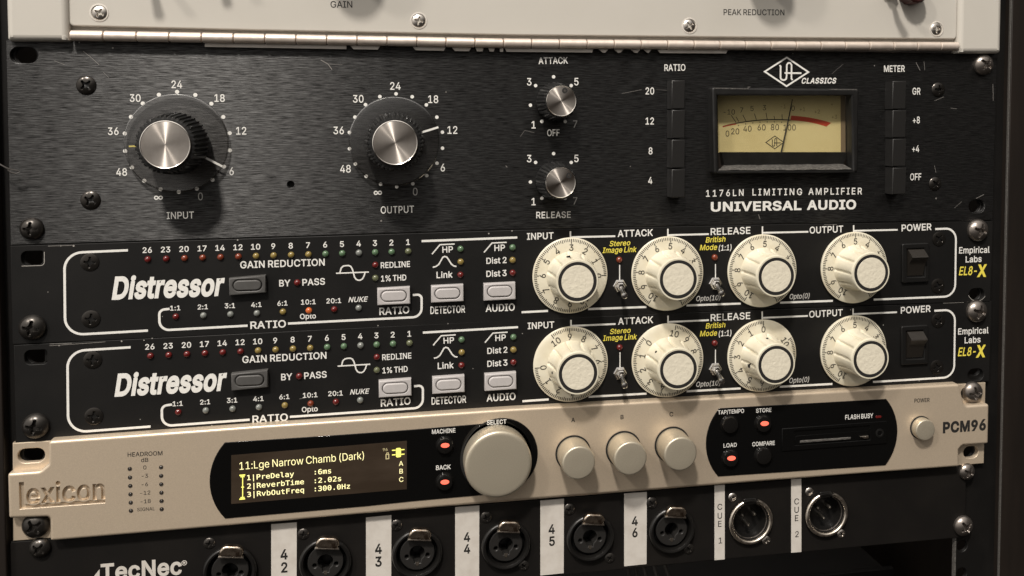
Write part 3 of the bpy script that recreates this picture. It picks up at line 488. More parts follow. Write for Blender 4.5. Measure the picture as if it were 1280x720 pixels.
M['meter'] = mat('aged_yellow_meter_card', (.68, .575, .29), .6, 0, vary=(40, (.60, .49, .23), .3, .75))
M['red_ink'] = mat('red_scale_ink', (.42, .05, .02), .6)
M['pale_ink'] = mat('faded_scale_ink', (.22, .16, .06), .6)
M['btn'] = mat('light_grey_key', (.50, .475, .47), .42, 0, vary=(150, (.44, .42, .41), .35, .75))
M['btn_dark'] = mat('charcoal_key', (.085, .083, .08), .45, 0, vary=(150, (.065, .063, .06), .35, .75))
M['acrylic'] = clear('smoked_acrylic', (.88, .875, .87), .085, .16)
M['key_black'] = mat('black_key_plastic', (.015, .0145, .014), .33, 0, bump=(900, .08, 2), spec=.6)
M['acrylic_edge'] = clear('acrylic_rim', (.7, .7, .69), .22, .1)
M['key_gloss'] = mat('glossy_black_key', (.007, .0066, .0062), .16, 0, spec=.6)
M['insert'] = mat('dark_grey_insert', (.020, .019, .018), .32, 0, bump=(700, .06, 2))
M['glass'] = clear('meter_glass', (.97, .97, .96), .035, .03)
M['glow'] = mat('lit_display_segments', (.9, .85, .4), .5, emit=(1.0, .91, .50, .64))
M['glow2'] = mat('lit_display_icon', (.8, .8, .2), .5, emit=(.85, .80, .12, .75))
M['redlamp'] = mat('lit_red_window', (.8, .1, .06), .4, emit=(1.0, .16, .10, 1.1))
M['copper'] = mat('cable_jacket', (.05, .045, .04), .5)
def led_mat(name, c, em=0.0): return mat(name, c, .22, 0, emit=(*c, em) if em else None, coat=.4)
M['led_red'] = led_mat('red_indicator_lens', (.12, .010, .009)); M['led_orange'] = led_mat('orange_indicator_lens', (.18, .034, .014))
M['led_yellow'] = led_mat('yellow_indicator_lens', (.24, .175, .05)); M['led_green'] = led_mat('green_indicator_lens', (.095, .165, .09))
M['led_grey'] = led_mat('clear_indicator_lens', (.19, .20, .185)); M['led_olive'] = led_mat('olive_indicator_lens', (.12, .13, .07)); M['led_lit'] = led_mat('lit_orange_lens', (.50, .11, .025), .22)

# ------------------------------------------------------------------ small hardware shared by several units (unit radius = 1 mm, scaled per use)
def screw_mesh(name, dome, flat, cross=.56, wid=.135, depth=.42, n=72, rings=26):
    """a cross-slot screw head as one turned surface with the cross pressed into it"""
    mb = MB(); vs = []; fs = []
    def h(x, z):
        r = math.hypot(x, z)
        hh = dome*math.sqrt(max(0, 1-(r*.93)**2))-dome*math.sqrt(1-.93**2)+flat
        a, b = abs(x), abs(z)
        w = wid*(1-.35*min(1, r/cross))
        q = min(a, b)/w; l = max(a, b)/cross
        k = max(0, min(1, (1.25-q)/.4))*max(0, min(1, (1.12-l)/.25))
        k = max(k, max(0, min(1, (.30-r)/.10)))
        return hh-depth*k*(1-.35*min(1, l))
    vs.append((0, -h(0, 0), 0))
    for j in range(1, rings+1):
        r = j/rings
        for i in range(n):
            a = 2*math.pi*i/n; x, z = r*math.cos(a), r*math.sin(a); vs.append((x, -h(x, z), z))
    for i in range(n): vs.append((math.cos(2*math.pi*i/n), .3, math.sin(2*math.pi*i/n)))
    for i in range(n): fs.append((0, 1+i, 1+(i+1) % n))
    for j in range(rings):
        a, b = 1+j*n, 1+(j+1)*n
        for i in range(n): fs.append((a+i, b+i, b+(i+1) % n, a+(i+1) % n))
    mb.add(vs, fs); return mb.mesh(name)
_scr = {}
def screw(parent, c, rpx, m, style='pan', y=0.0, turn=None, name='screw', washer=None):
    """c: photo point of the head's centre; rpx: its radius in photo points"""
    key = (style, m)
    if key not in _scr:
        me = screw_mesh(name+'_head', *{'pan': (.95, .10), 'low': (.45, .06), 'sunk': (.18, .02), 'rack': (.85, .16)}[style]); me.materials.append(M[m]); _scr[key] = me
    hgt = {'pan': .55, 'low': .25, 'sunk': .05, 'rack': .5}[style]
    r = rpx*mmpx(*c, y); X, Z = U(*c, y-hgt*r)
    o = put(name, _scr[key], None, parent, (X, y, Z)); o.scale = (r, r, r)
    o.rotation_euler.y = rad(random.uniform(0, 90) if turn is None else turn)
    return o
_led = {}
def led(parent, c, kind, rpx=4.0, y=0.0, name='indicator_light'):
    if kind not in _led:
        mb = MB(); mb.lathe((0, 0), [(0, -.95)]+[(math.sin(rad(t)), -.15-.8*math.cos(rad(t))) for t in (25, 50, 70, 90)]+[(1.0, .3)], 20)
        me = mb.mesh('indicator_lens'); me.materials.append(M['led_'+kind]); _led[kind] = me
    r = rpx*mmpx(*c, y); X, Z = U(*c, y-.5*r); o = put(name, _led[kind], None, parent, (X, y, Z)); o.scale = (r, r, r); return o

# ================================================================== THE RACK: rails and cabinet boards
rack = thing('equipment_rack', 'black equipment rack of rails and dark boards holding all the units', 'equipment rack', (240, 0, -330))
rx0, rx1 = U(1195, 690, 2.5)[0], U(1258, 360, 2.5)[0]
zs = [U(1205, 60, 2.5)[1]-15.875*k for k in range(-9, 30)]
rz0, rz1 = -360, 150
za, zb = U(1202, 682.5, 2.5)[1], U(1202, 717, 2.5)[1]
xh = U(1202.5, 683, 2.5)[0]
hole_z = [za+(za-zb)*k for k in range(-4, 1)]
RH = [U(1221, 258), U(1221, 368), U(1221.5, 462), U(1213, 565)]
LH = [U(30, 69), U(40, 322), U(45, 445), U(39.5, 569)]
mb = MB().sheet([(rx0, rz0), (rx1, rz0), (rx1, rz1), (rx0, rz1)], 2.5, 4.6, holes=[circle((xh, z), 3.3, 16) for z in hole_z if rz0+5 < z < rz1-5]+[circle(p, 3.9, 20) for p in RH], b=.4)
part('mounting_rail', mb, M['frame'], rack)
mb = MB().box(rx0-.9, rx0-.05, 2.2, 4.6, rz0, rz1, b=.2)
part('rail_edge_highlight', mb, M['wear_and_highlight'], rack)  # pale strip painted in for light caught on the rail's inner edge
lx1 = U(62, 640, 2.5)[0]
mb = MB().sheet([(-24, rz0), (lx1, rz0), (lx1, rz1), (-24, rz1)], 2.5, 4.6, holes=[circle(p, 4.2, 20) for p in LH], b=.4)
part('mounting_rail', mb, M['frame'], rack)
ex = U(1258, 360, -3)[0]
mb = MB().sheet([(ex, rz0), (ex+16, rz0), (ex+16, rz1), (ex, rz1)], -3, 320, b=.5)
part('side_board', mb, M['wood'], rack)
mb = MB().sheet([(ex+16.6, rz0), (ex+60, rz0), (ex+60, rz1), (ex+16.6, rz1)], -7, 320, b=.6)
part('side_board', mb, M['frame'], rack)
part('board_edge_highlight', MB().box(ex-.4, ex-.05, -2.6, -1, rz0, rz1, b=.15), M['wear_and_highlight'], rack)  # lighter strip stands in for the highlight along the board's edge
mb = MB().sheet([(-60, rz0), (-3, rz0), (-3, rz1), (-60, rz1)], -3, 320, b=.8)
part('side_board', mb, M['wood'], rack)
mb = MB().box(-58, ex+58, 322, 330, rz0, rz1, b=.5)
part('back_board', mb, M['wood'], rack)
mb = MB().box(-58, ex+58, 0, 320, rz0-12, rz0-.5, b=.5)
part('base_board', mb, M['wood'], rack)

# a thin wire end looping out at the left edge
w = [U(*p, -6) for p in ((-6, 200), (0, 205), (9, 210), (16, 212.5), (22, 213.5), (24, 215.5), (20, 217), (14, 215.5), (10, 212))]
mb = MB().tube([(p[0], -6-.6*math.sin(i), p[1]) for i, p in enumerate(w)], .32, 8)
tag(part('wire_end', mb, M['copper'], None, (w[2][0], -6, w[2][1])), 'thin dark wire end curling out at the edge of the brushed black unit', 'wire')

# the dark box deep in the bay below the patch panel
bx0, bz = U(700, 735, 60)[0], U(1117, 711, 60)[1]; bx1 = U(1118, 712, 60)[0]
box_t = thing('rack_unit', 'dark box set deep in the empty bay below the patch panel', 'rack unit', ((bx0+bx1)/2, 60, bz-40))
part('front_panel', MB().box(60, bx1, 60, 64, bz-40, bz, b=1.2), M['frame'], box_t)
part('case', MB().box(64, bx1-4, 64.5, 260, bz-40, bz-1.5, b=1), M['black2'], box_t)

# cables dropping behind the patch panel
for i, (u0, u1, v1) in enumerate(((783, 789, 728), (793, 800, 730), (803, 811, 730), (815, 823, 730), (827, 838, 730))):
    a, b = U(u0, 698, 26), U(u1, v1, 26); d = (b[0]-a[0])/(b[1]-a[1])
    p = [(a[0]+d*(-t), 26+4*math.sin(t*.05+i), a[1]-t) for t in range(-14, 90, 8)]
    mb = MB().tube(p, 1.0, 8)
    tag(part('hanging_cable', mb, M['copper'], None, p[0]), 'thin dark cable dropping out of sight behind the patch panel', 'cable', 'cables hanging behind the patch panel')

# ================================================================== TOP UNIT: silver grey, hinged door
top = thing('hinged_rack_unit', 'pale grey rack unit with a drop-down door on a long metal piano hinge', 'rack unit', (241, 0, 3))
Y0 = -4.6
bl = UL([(8, 51), (85.5, 51.5)], Y0); br = UL([(1198.5, 66.5), (1252, 66.5)], Y0)
H = 133
mb = MB().sheet(rounded([bl[0], bl[1], (bl[1][0], H), (bl[0][0], H)], [1.5, .6, .6, 1.5]), Y0, 2, b=2.6, seg=5)
part('end_frame', mb, M['silver'], top)
mb = MB().sheet(rounded([br[0], br[1], (br[1][0], H), (br[0][0], H)], [.6, 1.5, 1.5, .6]), Y0, 2, b=2.6, seg=5)
part('end_frame', mb, M['silver'], top)
YD = -2.6
dl, dm, dr = U(86.5, 32.5, YD), U(640, 44, YD), U(1196, 49, YD)
q = U(320, 38, YD); q2 = U(940, 47, YD)
door = MB().sheet(rounded([dl, q, dm, q2, dr, (dr[0], H-4), (dl[0], H-4)], [2, 0, 0, 0, 2, 2, 2]), YD, -.6, b=.7)
part('backing_plate', MB().box(bl[1][0]-1, br[0][0]+1, 0.5, 3, 1.5, H-1), M['silver'], top)
ink = MB()
ink.text('GAIN', (413.3, 9.6), (440.5, 9.6), 8.4, YD-.06, bold=8); ink.text('PEAK REDUCTION', (904.5, 18.8), (980.5, 19.2), 7.2, YD-.06, bold=9)
part('door', door.merge(ink, 1), [M['silver'], M['dark_ink']], top)
for c, r in (((124, 16), 10), ((523.5, 26), 9), ((862, 32.3), 8.4), ((1171, 36.3), 7.8)):
    X, Z = U(*c, YD); rr = r*mmpx(*c, YD)
    part('screw_cup', MB().lathe((X, Z), [(rr*1.18, YD), (rr*1.14, YD-.25), (rr*1.0, YD-.3), (rr*.97, YD+.2)], 36), M['strip'], top)
    screw(top, c, r*.97, 'screw_steel', 'low', YD+.15)
# piano hinge: one knuckle after another along the door's lower edge
hp = [(88.5, 44.3), (320, 48.2), (640, 54.2), (960, 57.2), (1197, 58)]
hpts = UL(hp, -3.3)
def hz(x):
    for a, b in zip(hpts, hpts[1:]):
        if x <= b[0] or b is hpts[-1]: return a[1]+(b[1]-a[1])*(x-a[0])/(b[0]-a[0])
x = hpts[0][0]; rk = 2.32; K = 13.55
hinge_leaf = MB().sheet([(hpts[0][0], hz(hpts[0][0])-.3)]+[(p[0], p[1]-.3) for p in hpts[1:]]+[(p[0], p[1]+1.9) for p in reversed(hpts)], -2.2, -1.6)
leaf = part('hinge', hinge_leaf, M['hinge'], top)
k = 0
while x < hpts[-1][0]-2:
    x1 = min(x+K-.35, hpts[-1][0]); za_, zb_ = hz(x), hz(x1)
    r_ = rk-(.05 if k % 2 else 0)
    pts = [(x, -3.1, za_), (x+.3, -3.1, za_), (x1-.3, -3.1, zb_), (x1, -3.1, zb_)]
    mb = MB().tube(pts, [r_-.35, r_, r_, r_-.35], 24)
    part('hinge_knuckle', mb, M['hinge'], leaf); x += K; k += 1
# lower leaf under the knuckles, its light paint chipped away in places
segs = [(256, 433, 0), (439, 474, 2), (517, 556, 2), (566, 588, 2), (595, 604, 1), (611, 618, 1), (625, 629, 0), (632, 741, 1), (750, 759, 3), (769, 778, 3), (790, 799, 3), (806, 813, 3), (823, 909, 2)]
leaf2 = MB()
for a, b, sl in segs:
    def zz(u): return U(u, 0, -5)[0]
    xa, xb = U(a, 56, -2)[0], U(b, 58, -2)[0]
    leaf2.sheet([(xa+sl*.5, hz(xa)-4.0), (xb-sl*.3, hz(xb)-4.0), (xb+sl*.2, hz(xb)-2.35), (xa-sl*.2, hz(xa)-2.35)], -2.2, -1.5, b=.15, seg=2)
part('chipped_hinge_edge', leaf2, M['strip'], top)
# controls above, mostly out of the picture, that throw their shade down the door
for c, R_, hgt in (((427, -88), 17, 24), ((944, -70), 17, 24)):
    X, Z = U(*c, YD)
    kb = part('rotary_knob', MB().lathe((X, Z), [(R_, YD), (R_, YD-2), (R_*.72, YD-3), (R_*.62, YD-hgt), (R_*.55, YD-hgt-1), (0, YD-hgt-1)], 48, lambda a, k: 1+(.025*math.cos(a*20) if k in (2, 3) else 0)), M['rib'], top)
for c, dx in (((183, -50), 0), ((268, -64), 0), ((1110, -14), 2)):
    X, Z = U(*c, YD)
    sw = part('toggle_switch', MB().lathe((X, Z), [(5, YD), (5, YD-2.2), (3.2, YD-2.4), (3.2, YD-6), (0, YD-6.4)], 6), M['nickel'], top)
    part('toggle_lever', MB().tube([(X, YD-5.5, Z), (X, YD-12, Z-1.5), (X+dx, YD-17.5, Z-2.6)], [1.2, 1.7, 2.2], 12), M['nickel'], sw)
X, Z = U(1136, -9, YD)
part('rotary_knob', MB().lathe((X, Z), [(6.4, YD), (6.2, YD-8), (5.2, YD-9), (0, YD-9)], 32, lambda a, k: 1+(.03*math.cos(a*16))), mat('dark_red_knob', (.05, .012, .01), .4), top)
# meter window high on the door
mw = part('meter_window', MB().sheet(rounded([(196, 62), (286, 62), (286, 118), (196, 118)], 3), YD-5, YD, b=1.5), M['bezel'], top)
part('meter_card', MB().box(203, 279, YD-5.4, YD-5.05, 72, 112), M['meter'], mw)

# ================================================================== BRUSHED BLACK UNIT
ua = thing('limiting_amplifier', 'black brushed two-space unit with silver-capped knobs and a yellow needle meter', 'limiter', (241, 0, -89))
E1 = [(13, 307), (320, 297.5), (640, 287.3), (960, 280.3), (1241, 276)]     # seam below it
E2 = [(15, 431), (320, 417), (640, 401.6), (960, 386), (1238, 377)]       # seam between the two twins
out = UL(E1); outline = [(p[0], p[1]+.25) for p in out]+[U(1246.5, 67), U(7, 50)]
hole = U(363.5, 230.5)
slots = [slot(U(30, 69), 11.0, 6.9), slot(U(1221, 258), 9.8, 7.0)]
panel = (MB().sheet(outline, 0, 3, holes=slots+[circle(hole, 1.5, 20), UL([(893, 115), (1068, 116), (1068, 210), (893, 211)])], b=.35))
part('hole_backing', MB().box(hole[0]-3, hole[0]+3, 2.4, 3.4, hole[1]-3, hole[1]+3), M['dark_hole'], ua)
ink = MB(); thin = MB()
def ring(c, u, v, n=18, r=.9, skip=()):
    C = U(*c); ra = sum(math.dist(C, U(*p)) for p in (u, v))/2
    for k in range(n):
        if k in skip: continue
        a = rad(90-360*k/n); ink.disc((C[0]+ra*math.cos(a), C[1]+ra*math.sin(a)), r, -.06, 14)
ring((222.5, 177.5), (156, 178), (289, 177)); ring((495.5, 175.5), (436, 176), (554, 175), r=.84)
for t, c in (('24', (221, 105.5)), ('30', (169, 122.5)), ('18', (274.5, 122.5)), ('36', (141.5, 164)), ('12', (301.5, 163.5)), ('48', (152, 215)), ('6', (289.5, 214))): ink.ctext(t, c, 9.8, bold=9, wf=.84)
for t, c in (('24', (494.2, 107.5)), ('30', (447.8, 123.5)), ('18', (541.5, 124)), ('36', (423.3, 163)), ('12', (565.5, 162.5)), ('48', (431.8, 211)), ('6', (553.5, 209.5))): ink.ctext(t, c, 9.6, bold=9, wf=.86)
ink.ctext('∞', (198, 246.5), 9.5, bold=10); ink.ctext('∞', (472.3, 240.3), 9.5, bold=10, wf=.95)
thin.ctext('0', (250.5, 245.5), 9.8, bold=2, wf=.82); thin.ctext('0', (519, 239.5), 9.6, bold=2, wf=.85)
ink.text('INPUT', (208.5, 273.8), (242.5, 273), 9, bold=6); ink.text('OUTPUT', (476, 267), (517.5, 265.8), 9, bold=7, sp=14)
def small(c, w=None):
    pass
for cy, lab in ((124.5, 0), (220.5, 1)):
    for dx, dy in ((0, -28.5), (-22.5, -17.5), (22, -17.5), (-29, 7), (-14.7, 27.3), (14.5, 27.3)): ink.disc(U(692+dx, cy+dy), .85, -.06, 14)
    for t, dx, dy in (('3', -30.5, -22.3), ('5', 28.5, -22.5), ('1', -25, 31.5)): ink.ctext(t, (692+dx, cy+dy), 9.2, bold=10, wf=.9)
    thin.ctext('7', (719, cy+30.5), 9, bold=6, wf=.9)
ink.text('ATTACK', (673.3, 80.2), (710, 79.5), 8.3, bold=12); ink.text('RELEASE', (670.3, 273), (713.3, 272.3), 8.2, bold=10, sp=20)
ink.text('OFF', (684, 170.2), (699.6, 170), 8.4, bold=9)
ink.text('RATIO', (830.5, 88.8), (856.8, 88.4), 8.2, bold=12); ink.text('METER', (1105, 90), (1131, 89.8), 7.9, bold=14)
for t, c in (('20', (812.3, 113.7)), ('12', (812.2, 151.3)), ('8', (813.2, 188.6)), ('4', (812.8, 225.6))): ink.ctext(t, c, 8.6, bold=11, wf=.82)
for t, c in (('GR', (1145.6, 114)), ('+8', (1145.4, 150)), ('+4', (1144.6, 185.8)), ('OFF', (1144.6, 221))): ink.ctext(t, c, 8.2, bold=12, wf=.72)
ink.text('1176LN', (882.5, 246), (929.5, 244.8), 8.2, bold=13, sp=150); ink.text('LIMITING', (940.5, 244.4), (1002.5, 243.8), 8.2, bold=13, sp=150); ink.text('AMPLIFIER', (1010.5, 243.6), (1077.5, 243), 8.2, bold=13, sp=130)
mark = MB(); mark.text('UNIVERSAL', (888.5, 264.6), (1001.8, 262.6), 11.8, bold=30, sp=8); mark.text('AUDIO', (1008.5, 262.5), (1070, 261.6), 11.8, bold=30, sp=8)
ink.text('CLASSICS', (1002, 104.6), (1045.5, 104.4), 7, bold=26, shear=.25, sp=30)
def ua_mark(mb, c, w, h, y, lw):
    """the diamond with the looped two-letter monogram; c in mm"""
    P = lambda a, b: (c[0]+a*w/2, c[1]+b*h/2)
    mb.stroke([P(-1, 0), P(0, 1), P(1, 0), P(0, -1)], lw, y, closed=True)
    s = [P(-.33, .46), P(-.28, .38), P(-.28, -.40)]+[P(-.14+.14*math.cos(rad(t)), -.40-.18*math.sin(rad(t))) for t in (150, 115, 90, 65, 30)]+[P(0, -.3), P(0, .40)]+[P(.11+.11*math.cos(rad(t)), .45+.18*math.sin(rad(t))) for t in (170, 120, 90, 60, 10)]+[P(.22, .3), P(.22, -.46), P(.27, -.57)]
    mb.stroke(s, lw, y-.012); mb.stroke([P(-.1, -.08), P(.68, -.08)], lw, y-.024)
lc = U(983.3, 89.8); ua_mark(ink, lc, 56.5*mmpx(983, 90), 34.5*mmpx(983, 90), -.06, .85)
# scratches and chips that belong to the panel
scr = MB()
for pts, w_ in (([(104, 64), (113, 71), (124, 81)], .16), ([(129, 90), (136, 97)], .12), ([(68, 76), (81, 81)], .14), ([(401, 75), (410, 80), (415, 87)], .35), ([(410, 80), (428, 81)], .12), ([(650, 171), (656, 163), (668, 166)], .13), ([(1145, 78), (1150, 88)], .3), ([(1155, 77), (1156, 88)], .22), ([(1168, 126), (1180, 121)], .2), ([(1188, 135), (1196, 136)], .18), ([(1220, 248), (1230, 243)], .3), ([(1241, 105), (1241.5, 126)], .25), ([(820, 112), (835, 113)], .1), ([(777, 117), (802, 112)], .16), ([(1168, 207), (1170, 216)], .2), ([(1193, 260), (1202, 252)], .15), ([(948, 268), (950, 274)], .3), ([(632, 207), (634, 209)], .35), ([(1054, 80), (1040, 92)], .1), ([(480, 143.5), (474, 144)], .2)):
    scr.stroke(UL(pts), w_, -.05)
for c, r in (((99, 53), .35), ((141, 60), .4), ((476.5, 276), .5), ((1093, 82), .35), ((1170, 248), .45), ((788, 208), .3), ((991, 67), .3), ((557.5, 115), .35)): scr.disc(U(*c), r, -.05, 7)
part('front_panel', panel.merge(ink, 1).merge(thin, 2).merge(scr, 3), [M['brushed'], M['ink'], M['ink_dim'], mat('bare_metal_scratch', (.26, .245, .23), .4, .3)], ua)
part('wordmark', mark, M['ink'], ua)

def big_knob(cap_c, h, rcap_px, rdial_px, rbody_mm, mark_to, extra=None):
    X, Z = U(*cap_c, -h); rc = rcap_px*mmpx(*cap_c, -h); rd = rdial_px*mmpx(*cap_c, -3)
    kb = part('rotary_knob', MB().lathe((X, Z), [(rbody_mm*.9, -1.5), (rbody_mm, -3.3), (rbody_mm*.985, -6), (rbody_mm*.9, -h+2.2), (rbody_mm*.86, -h+1.4), (rc*1.04, -h+1.2), (0, -h+1.2)], 160, lambda a, k: 1+(.03*(1 if math.cos(a*40) > 0 else -1) if k in (1, 2, 3, 4) else 0)), M['rib'], ua, (X, 0, Z), sharp=20)
    part('knob_cap', MB().lathe((X, Z), [(0, -h), (rc*.2, -h), (rc*.5, -h), (rc*.8, -h), (rc*.95, -h)], 96), M['alu'], kb, (X, -h, Z))
    part('cap_rim', MB().lathe((X, Z), [(rc*.95, -h), (rc*.97, -h-.12), (rc, -h+.15), (rc, -h+1.3)], 96), M['alu_rim'], kb)
    part('knob_skirt', MB().lathe((X, Z), [(rbody_mm*.8, -3.2), (rd*.97, -3.2), (rd, -2.9), (rd, -1.4), (rd*.97, -1.1), (rbody_mm*.8, -1.1)], 96), M['acrylic'], kb)
    part('skirt_edge', MB().lathe((X, Z), [(rd*.985, -3.25), (rd+.12, -2.9), (rd+.12, -1.4)], 120), M['acrylic_edge'], kb)
    mk = MB(); a, b = [U(*p, -3.3) for p in mark_to]; mk.stroke([a, b], .95, -3.3); part('pointer_line', mk, M['ink'], kb)
    if extra:
        mk = MB(); a, b = [U(*p, -3.3) for p in extra]; mk.stroke([a, b], .7, -3.3); part('pointer_line', mk, mat('amber_tick', (.5, .42, .12), .5), kb)
    return kb
big_knob((206.5, 181), 25, 31.3, 63.5, 13.6, ((252.5, 195), (278, 208)), ((161, 183), (173, 182.5)))
big_knob((494, 178.5), 25, 28.3, 56, 13.4, ((525.5, 166), (548, 159)))
def small_knob(cap_c, dot_c, h=16.5):
    X, Z = U(*cap_c, -h); rc = 19.0*mmpx(*cap_c, -h); rb = 9.2
    kb = part('rotary_knob', MB().lathe((X, Z), [(rb, -.3), (rb, -2), (rb*.97, -4), (rc*1.08, -h+1.5), (rc*1.04, -h+.9), (0, -h+.9)], 120, lambda a, k: 1+(.035*(1 if math.cos(a*30) > 0 else -1) if k in (1, 2, 3) else 0)), M['rib'], ua, (X, 0, Z), sharp=20)
    part('knob_cap', MB().lathe((X, Z), [(0, -h), (rc*.2, -h), (rc*.5, -h), (rc*.8, -h), (rc*.95, -h)], 96), M['alu'], kb, (X, -h, Z))
    part('cap_rim', MB().lathe((X, Z), [(rc*.95, -h), (rc*.97, -h-.12), (rc, -h+.15), (rc, -h+1.3)], 72), M['alu_rim'], kb)
    D = U(*dot_c, -h-.05); part('position_dot', MB().disc(D, 1.35, -h-.05), M['dark_ink'], kb); 
    part('dot_center', MB().disc(D, .55, -h-.1), M['alu_rim'], kb)
small_knob((701.8, 126.3), (706, 113.3)); small_knob((701, 228.3), (711.2, 219.6))
def key_stack(fx0, fx1, tops, bottom, hgt=7.2):
    ts = tops+[bottom]
    for a, b in zip(ts, ts[1:]):
        p0, p1 = U(fx0, b-.7, -hgt), U(fx1, a+.4, -hgt)
        part('push_button', MB().box(p0[0], p1[0], -hgt, 0, p0[1]+.12, p1[1], b=.5), M['key_black'], ua)
key_stack(839.5, 856.5, [100, 137, 174, 211], 248); key_stack(1115.5, 1133, [101, 137.3, 173, 209], 244)
# needle meter
m0 = part('needle_meter', MB().sheet(rounded(UL([(890, 109), (1074, 111.5), (1073, 215.5), (892.5, 217)], -6), 1.2), -6, 0, holes=[UL([(897, 119.5), (1065, 119.5), (1066, 213), (898, 213.5)], -6)], b=1.0), M['bezel'], ua, (U(980, 160)[0], 0, U(980, 160)[1]))
YM = 5.5
well = MB()
fr = UL([(897, 119.5), (1065, 119.5), (1066, 213), (898, 213.5)], -5); bk = UL([(890, 112), (1057.5, 114), (1057.5, 206), (890, 206)], YM+.5)
for i in (0, 1, 3):
    j = (i+1) % 4
    well.add([(fr[i][0], -5, fr[i][1]), (fr[j][0], -5, fr[j][1]), (bk[j][0], YM+.5, bk[j][1]), (bk[i][0], YM+.5, bk[i][1])], [(0, 1, 2, 3)])
part('meter_well', well, M['bezel'], m0)
lip = MB(); a0, a1 = U(897.5, 212.8, -5.2), U(1066, 211.8, -5.2); b0, b1 = U(905, 206.5, 1.5), U(1054, 205, 1.5); c0, c1 = U(899, 190, YM), U(1057, 190, YM)
N = 24
for k in range(N): 
    f = lambda p, q, t: (p[0]+(q[0]-p[0])*t, p[1]+(q[1]-p[1])*t+.18*math.sin(t*37)*math.sin(t*91))
    p, q, r_, s_ = f(a0, a1, k/N), f(a0, a1, (k+1)/N), f(b0, b1, (k+1)/N), f(b0, b1, k/N)
    lip.add([(p[0], -5.2, p[1]), (q[0], -5.2, q[1]), (r_[0], 1.5, r_[1]), (s_[0], 1.5, s_[1])], [(0, 1, 2, 3)])
part('worn_lower_lip', lip, M['wear_and_highlight'], m0)
part('lower_mask', MB().sheet([b0, b1, c1, c0], 1.6, YM), M['bezel'], m0)
card = UL([(896, 116), (1050.5, 117), (1051, 191), (897, 191)], YM)

part('card_edge', MB().sheet(UL([(1051, 117), (1056.5, 117), (1057, 191), (1051.3, 191)], YM-.3), YM-.3, YM+1), mat('brown_meter_edge', (.20, .15, .09), .5), m0)
sc_ = MB(); red = MB(); pal = MB(); ym = YM-.06
arc = arc3(U(903.5, 158, ym), U(958, 149.6, ym), U(988, 150.2, ym), 20); sc_.stroke(arc, .5, ym)
rt = arc3(U(989, 144.5, ym), U(1012, 147, ym), U(1039, 153.5, ym), 12); rb_ = arc3(U(988, 150.3, ym), U(1011, 152.7, ym), U(1033, 158.3, ym), 12)
red.flat([rt+list(reversed(rb_))], ym)
red.stroke(arc3(U(903.5, 158.6, ym), U(911, 156.6, ym), U(920, 155, ym), 6), .5, ym-.03)
for u, v, d in ((914, 144, (6, 9)), (928.5, 143.5, (4, 8)), (943, 142, (2.5, 7.5)), (957.5, 141, (1.5, 8)), (967.5, 145, (.8, 4)), (977.5, 143, (.3, 6)), (920, 146, (3.5, 6))): sc_.stroke(UL([(u, v), (u+d[0], v+d[1])], ym), .36, ym)
for u, v in ((923, 157), (932, 155), (941, 153.6), (950, 152.8), (959, 152.4), (968, 152.4), (977, 152.8)): sc_.disc(U(u, v, ym), .3, ym, 8)
for t, c in (('0', (909.3, 167)), ('20', (919, 164.2)), ('40', (934.3, 160.8)), ('60', (952, 159.2)), ('80', (968.6, 159)), ('100', (987, 159.3))): sc_.ctext(t, c, 7.2, ym, bold=3, wf=.92)
for t, c in (('-10', (911.5, 140)), ('7', (927, 137.6)), ('5', (940, 135.6)), ('3', (955.5, 134.6)), ('0', (991.3, 135.2))): sc_.ctext(t, c, 6.2, ym, bold=0)
for t, c in (('-1', (979, 133)), ('+1', (1003, 136.5)), ('+2', (1021.5, 139.5)), ('+3', (1043, 146)), ('+', (1040, 130))): pal.ctext(t, c, 4.6, ym, bold=-2)
mc = U(968.5, 178, ym); ua_mark(sc_, mc, 23*mmpx(968, 178, ym), 15.5*mmpx(968, 178, ym), ym, .42)
part('meter_card', MB().sheet(card, YM, YM+1).merge(sc_, 1).merge(red, 2).merge(pal, 3), [M['meter'], M['dial_ink'], M['red_ink'], M['pale_ink']], m0)
a, b = U(990.3, 124, YM-1), U(976.3, 190, YM-1); c_ = U(985, 151, YM-1)
part('needle', MB().tube([(a[0], YM-1.2, a[1]), (c_[0], YM-1.2, c_[1]), (b[0], YM-1.2, b[1])], [.2, .32, .38], 8), M['dark_ink'], m0)
part('meter_glass', MB().sheet(UL([(897.5, 120), (1064.5, 120), (1064.5, 204), (898, 204)], -.5), -.5, -.1), M['glass'], m0)
for p, q in (((893, 110.3), (936, 111)), ((1036, 111.6), (1071, 112)), ((934, 109.4), (938, 108.4))): part('worn_corner', MB().stroke(UL([p, q], -6.1), .5, -6.12), M['wear_and_highlight'], m0)
for c, r, m_ in (((107, 106.5), 12.3, 'screw_dark'), ((112.5, 250.5), 12.3, 'screw_dark'), ((1174, 112), 8.6, 'screw_dark'), ((1170, 230), 8, 'screw_dark')): screw(ua, c, r, m_, 'low', 0)
for c, r in (((37.5, 286.5), 14.5), ((1233, 80.5), 12.3)): screw(ua, c, r, 'screw_rack' if c[0] < 600 else 'screw_bright', 'rack', -.3, name='rack_screw')

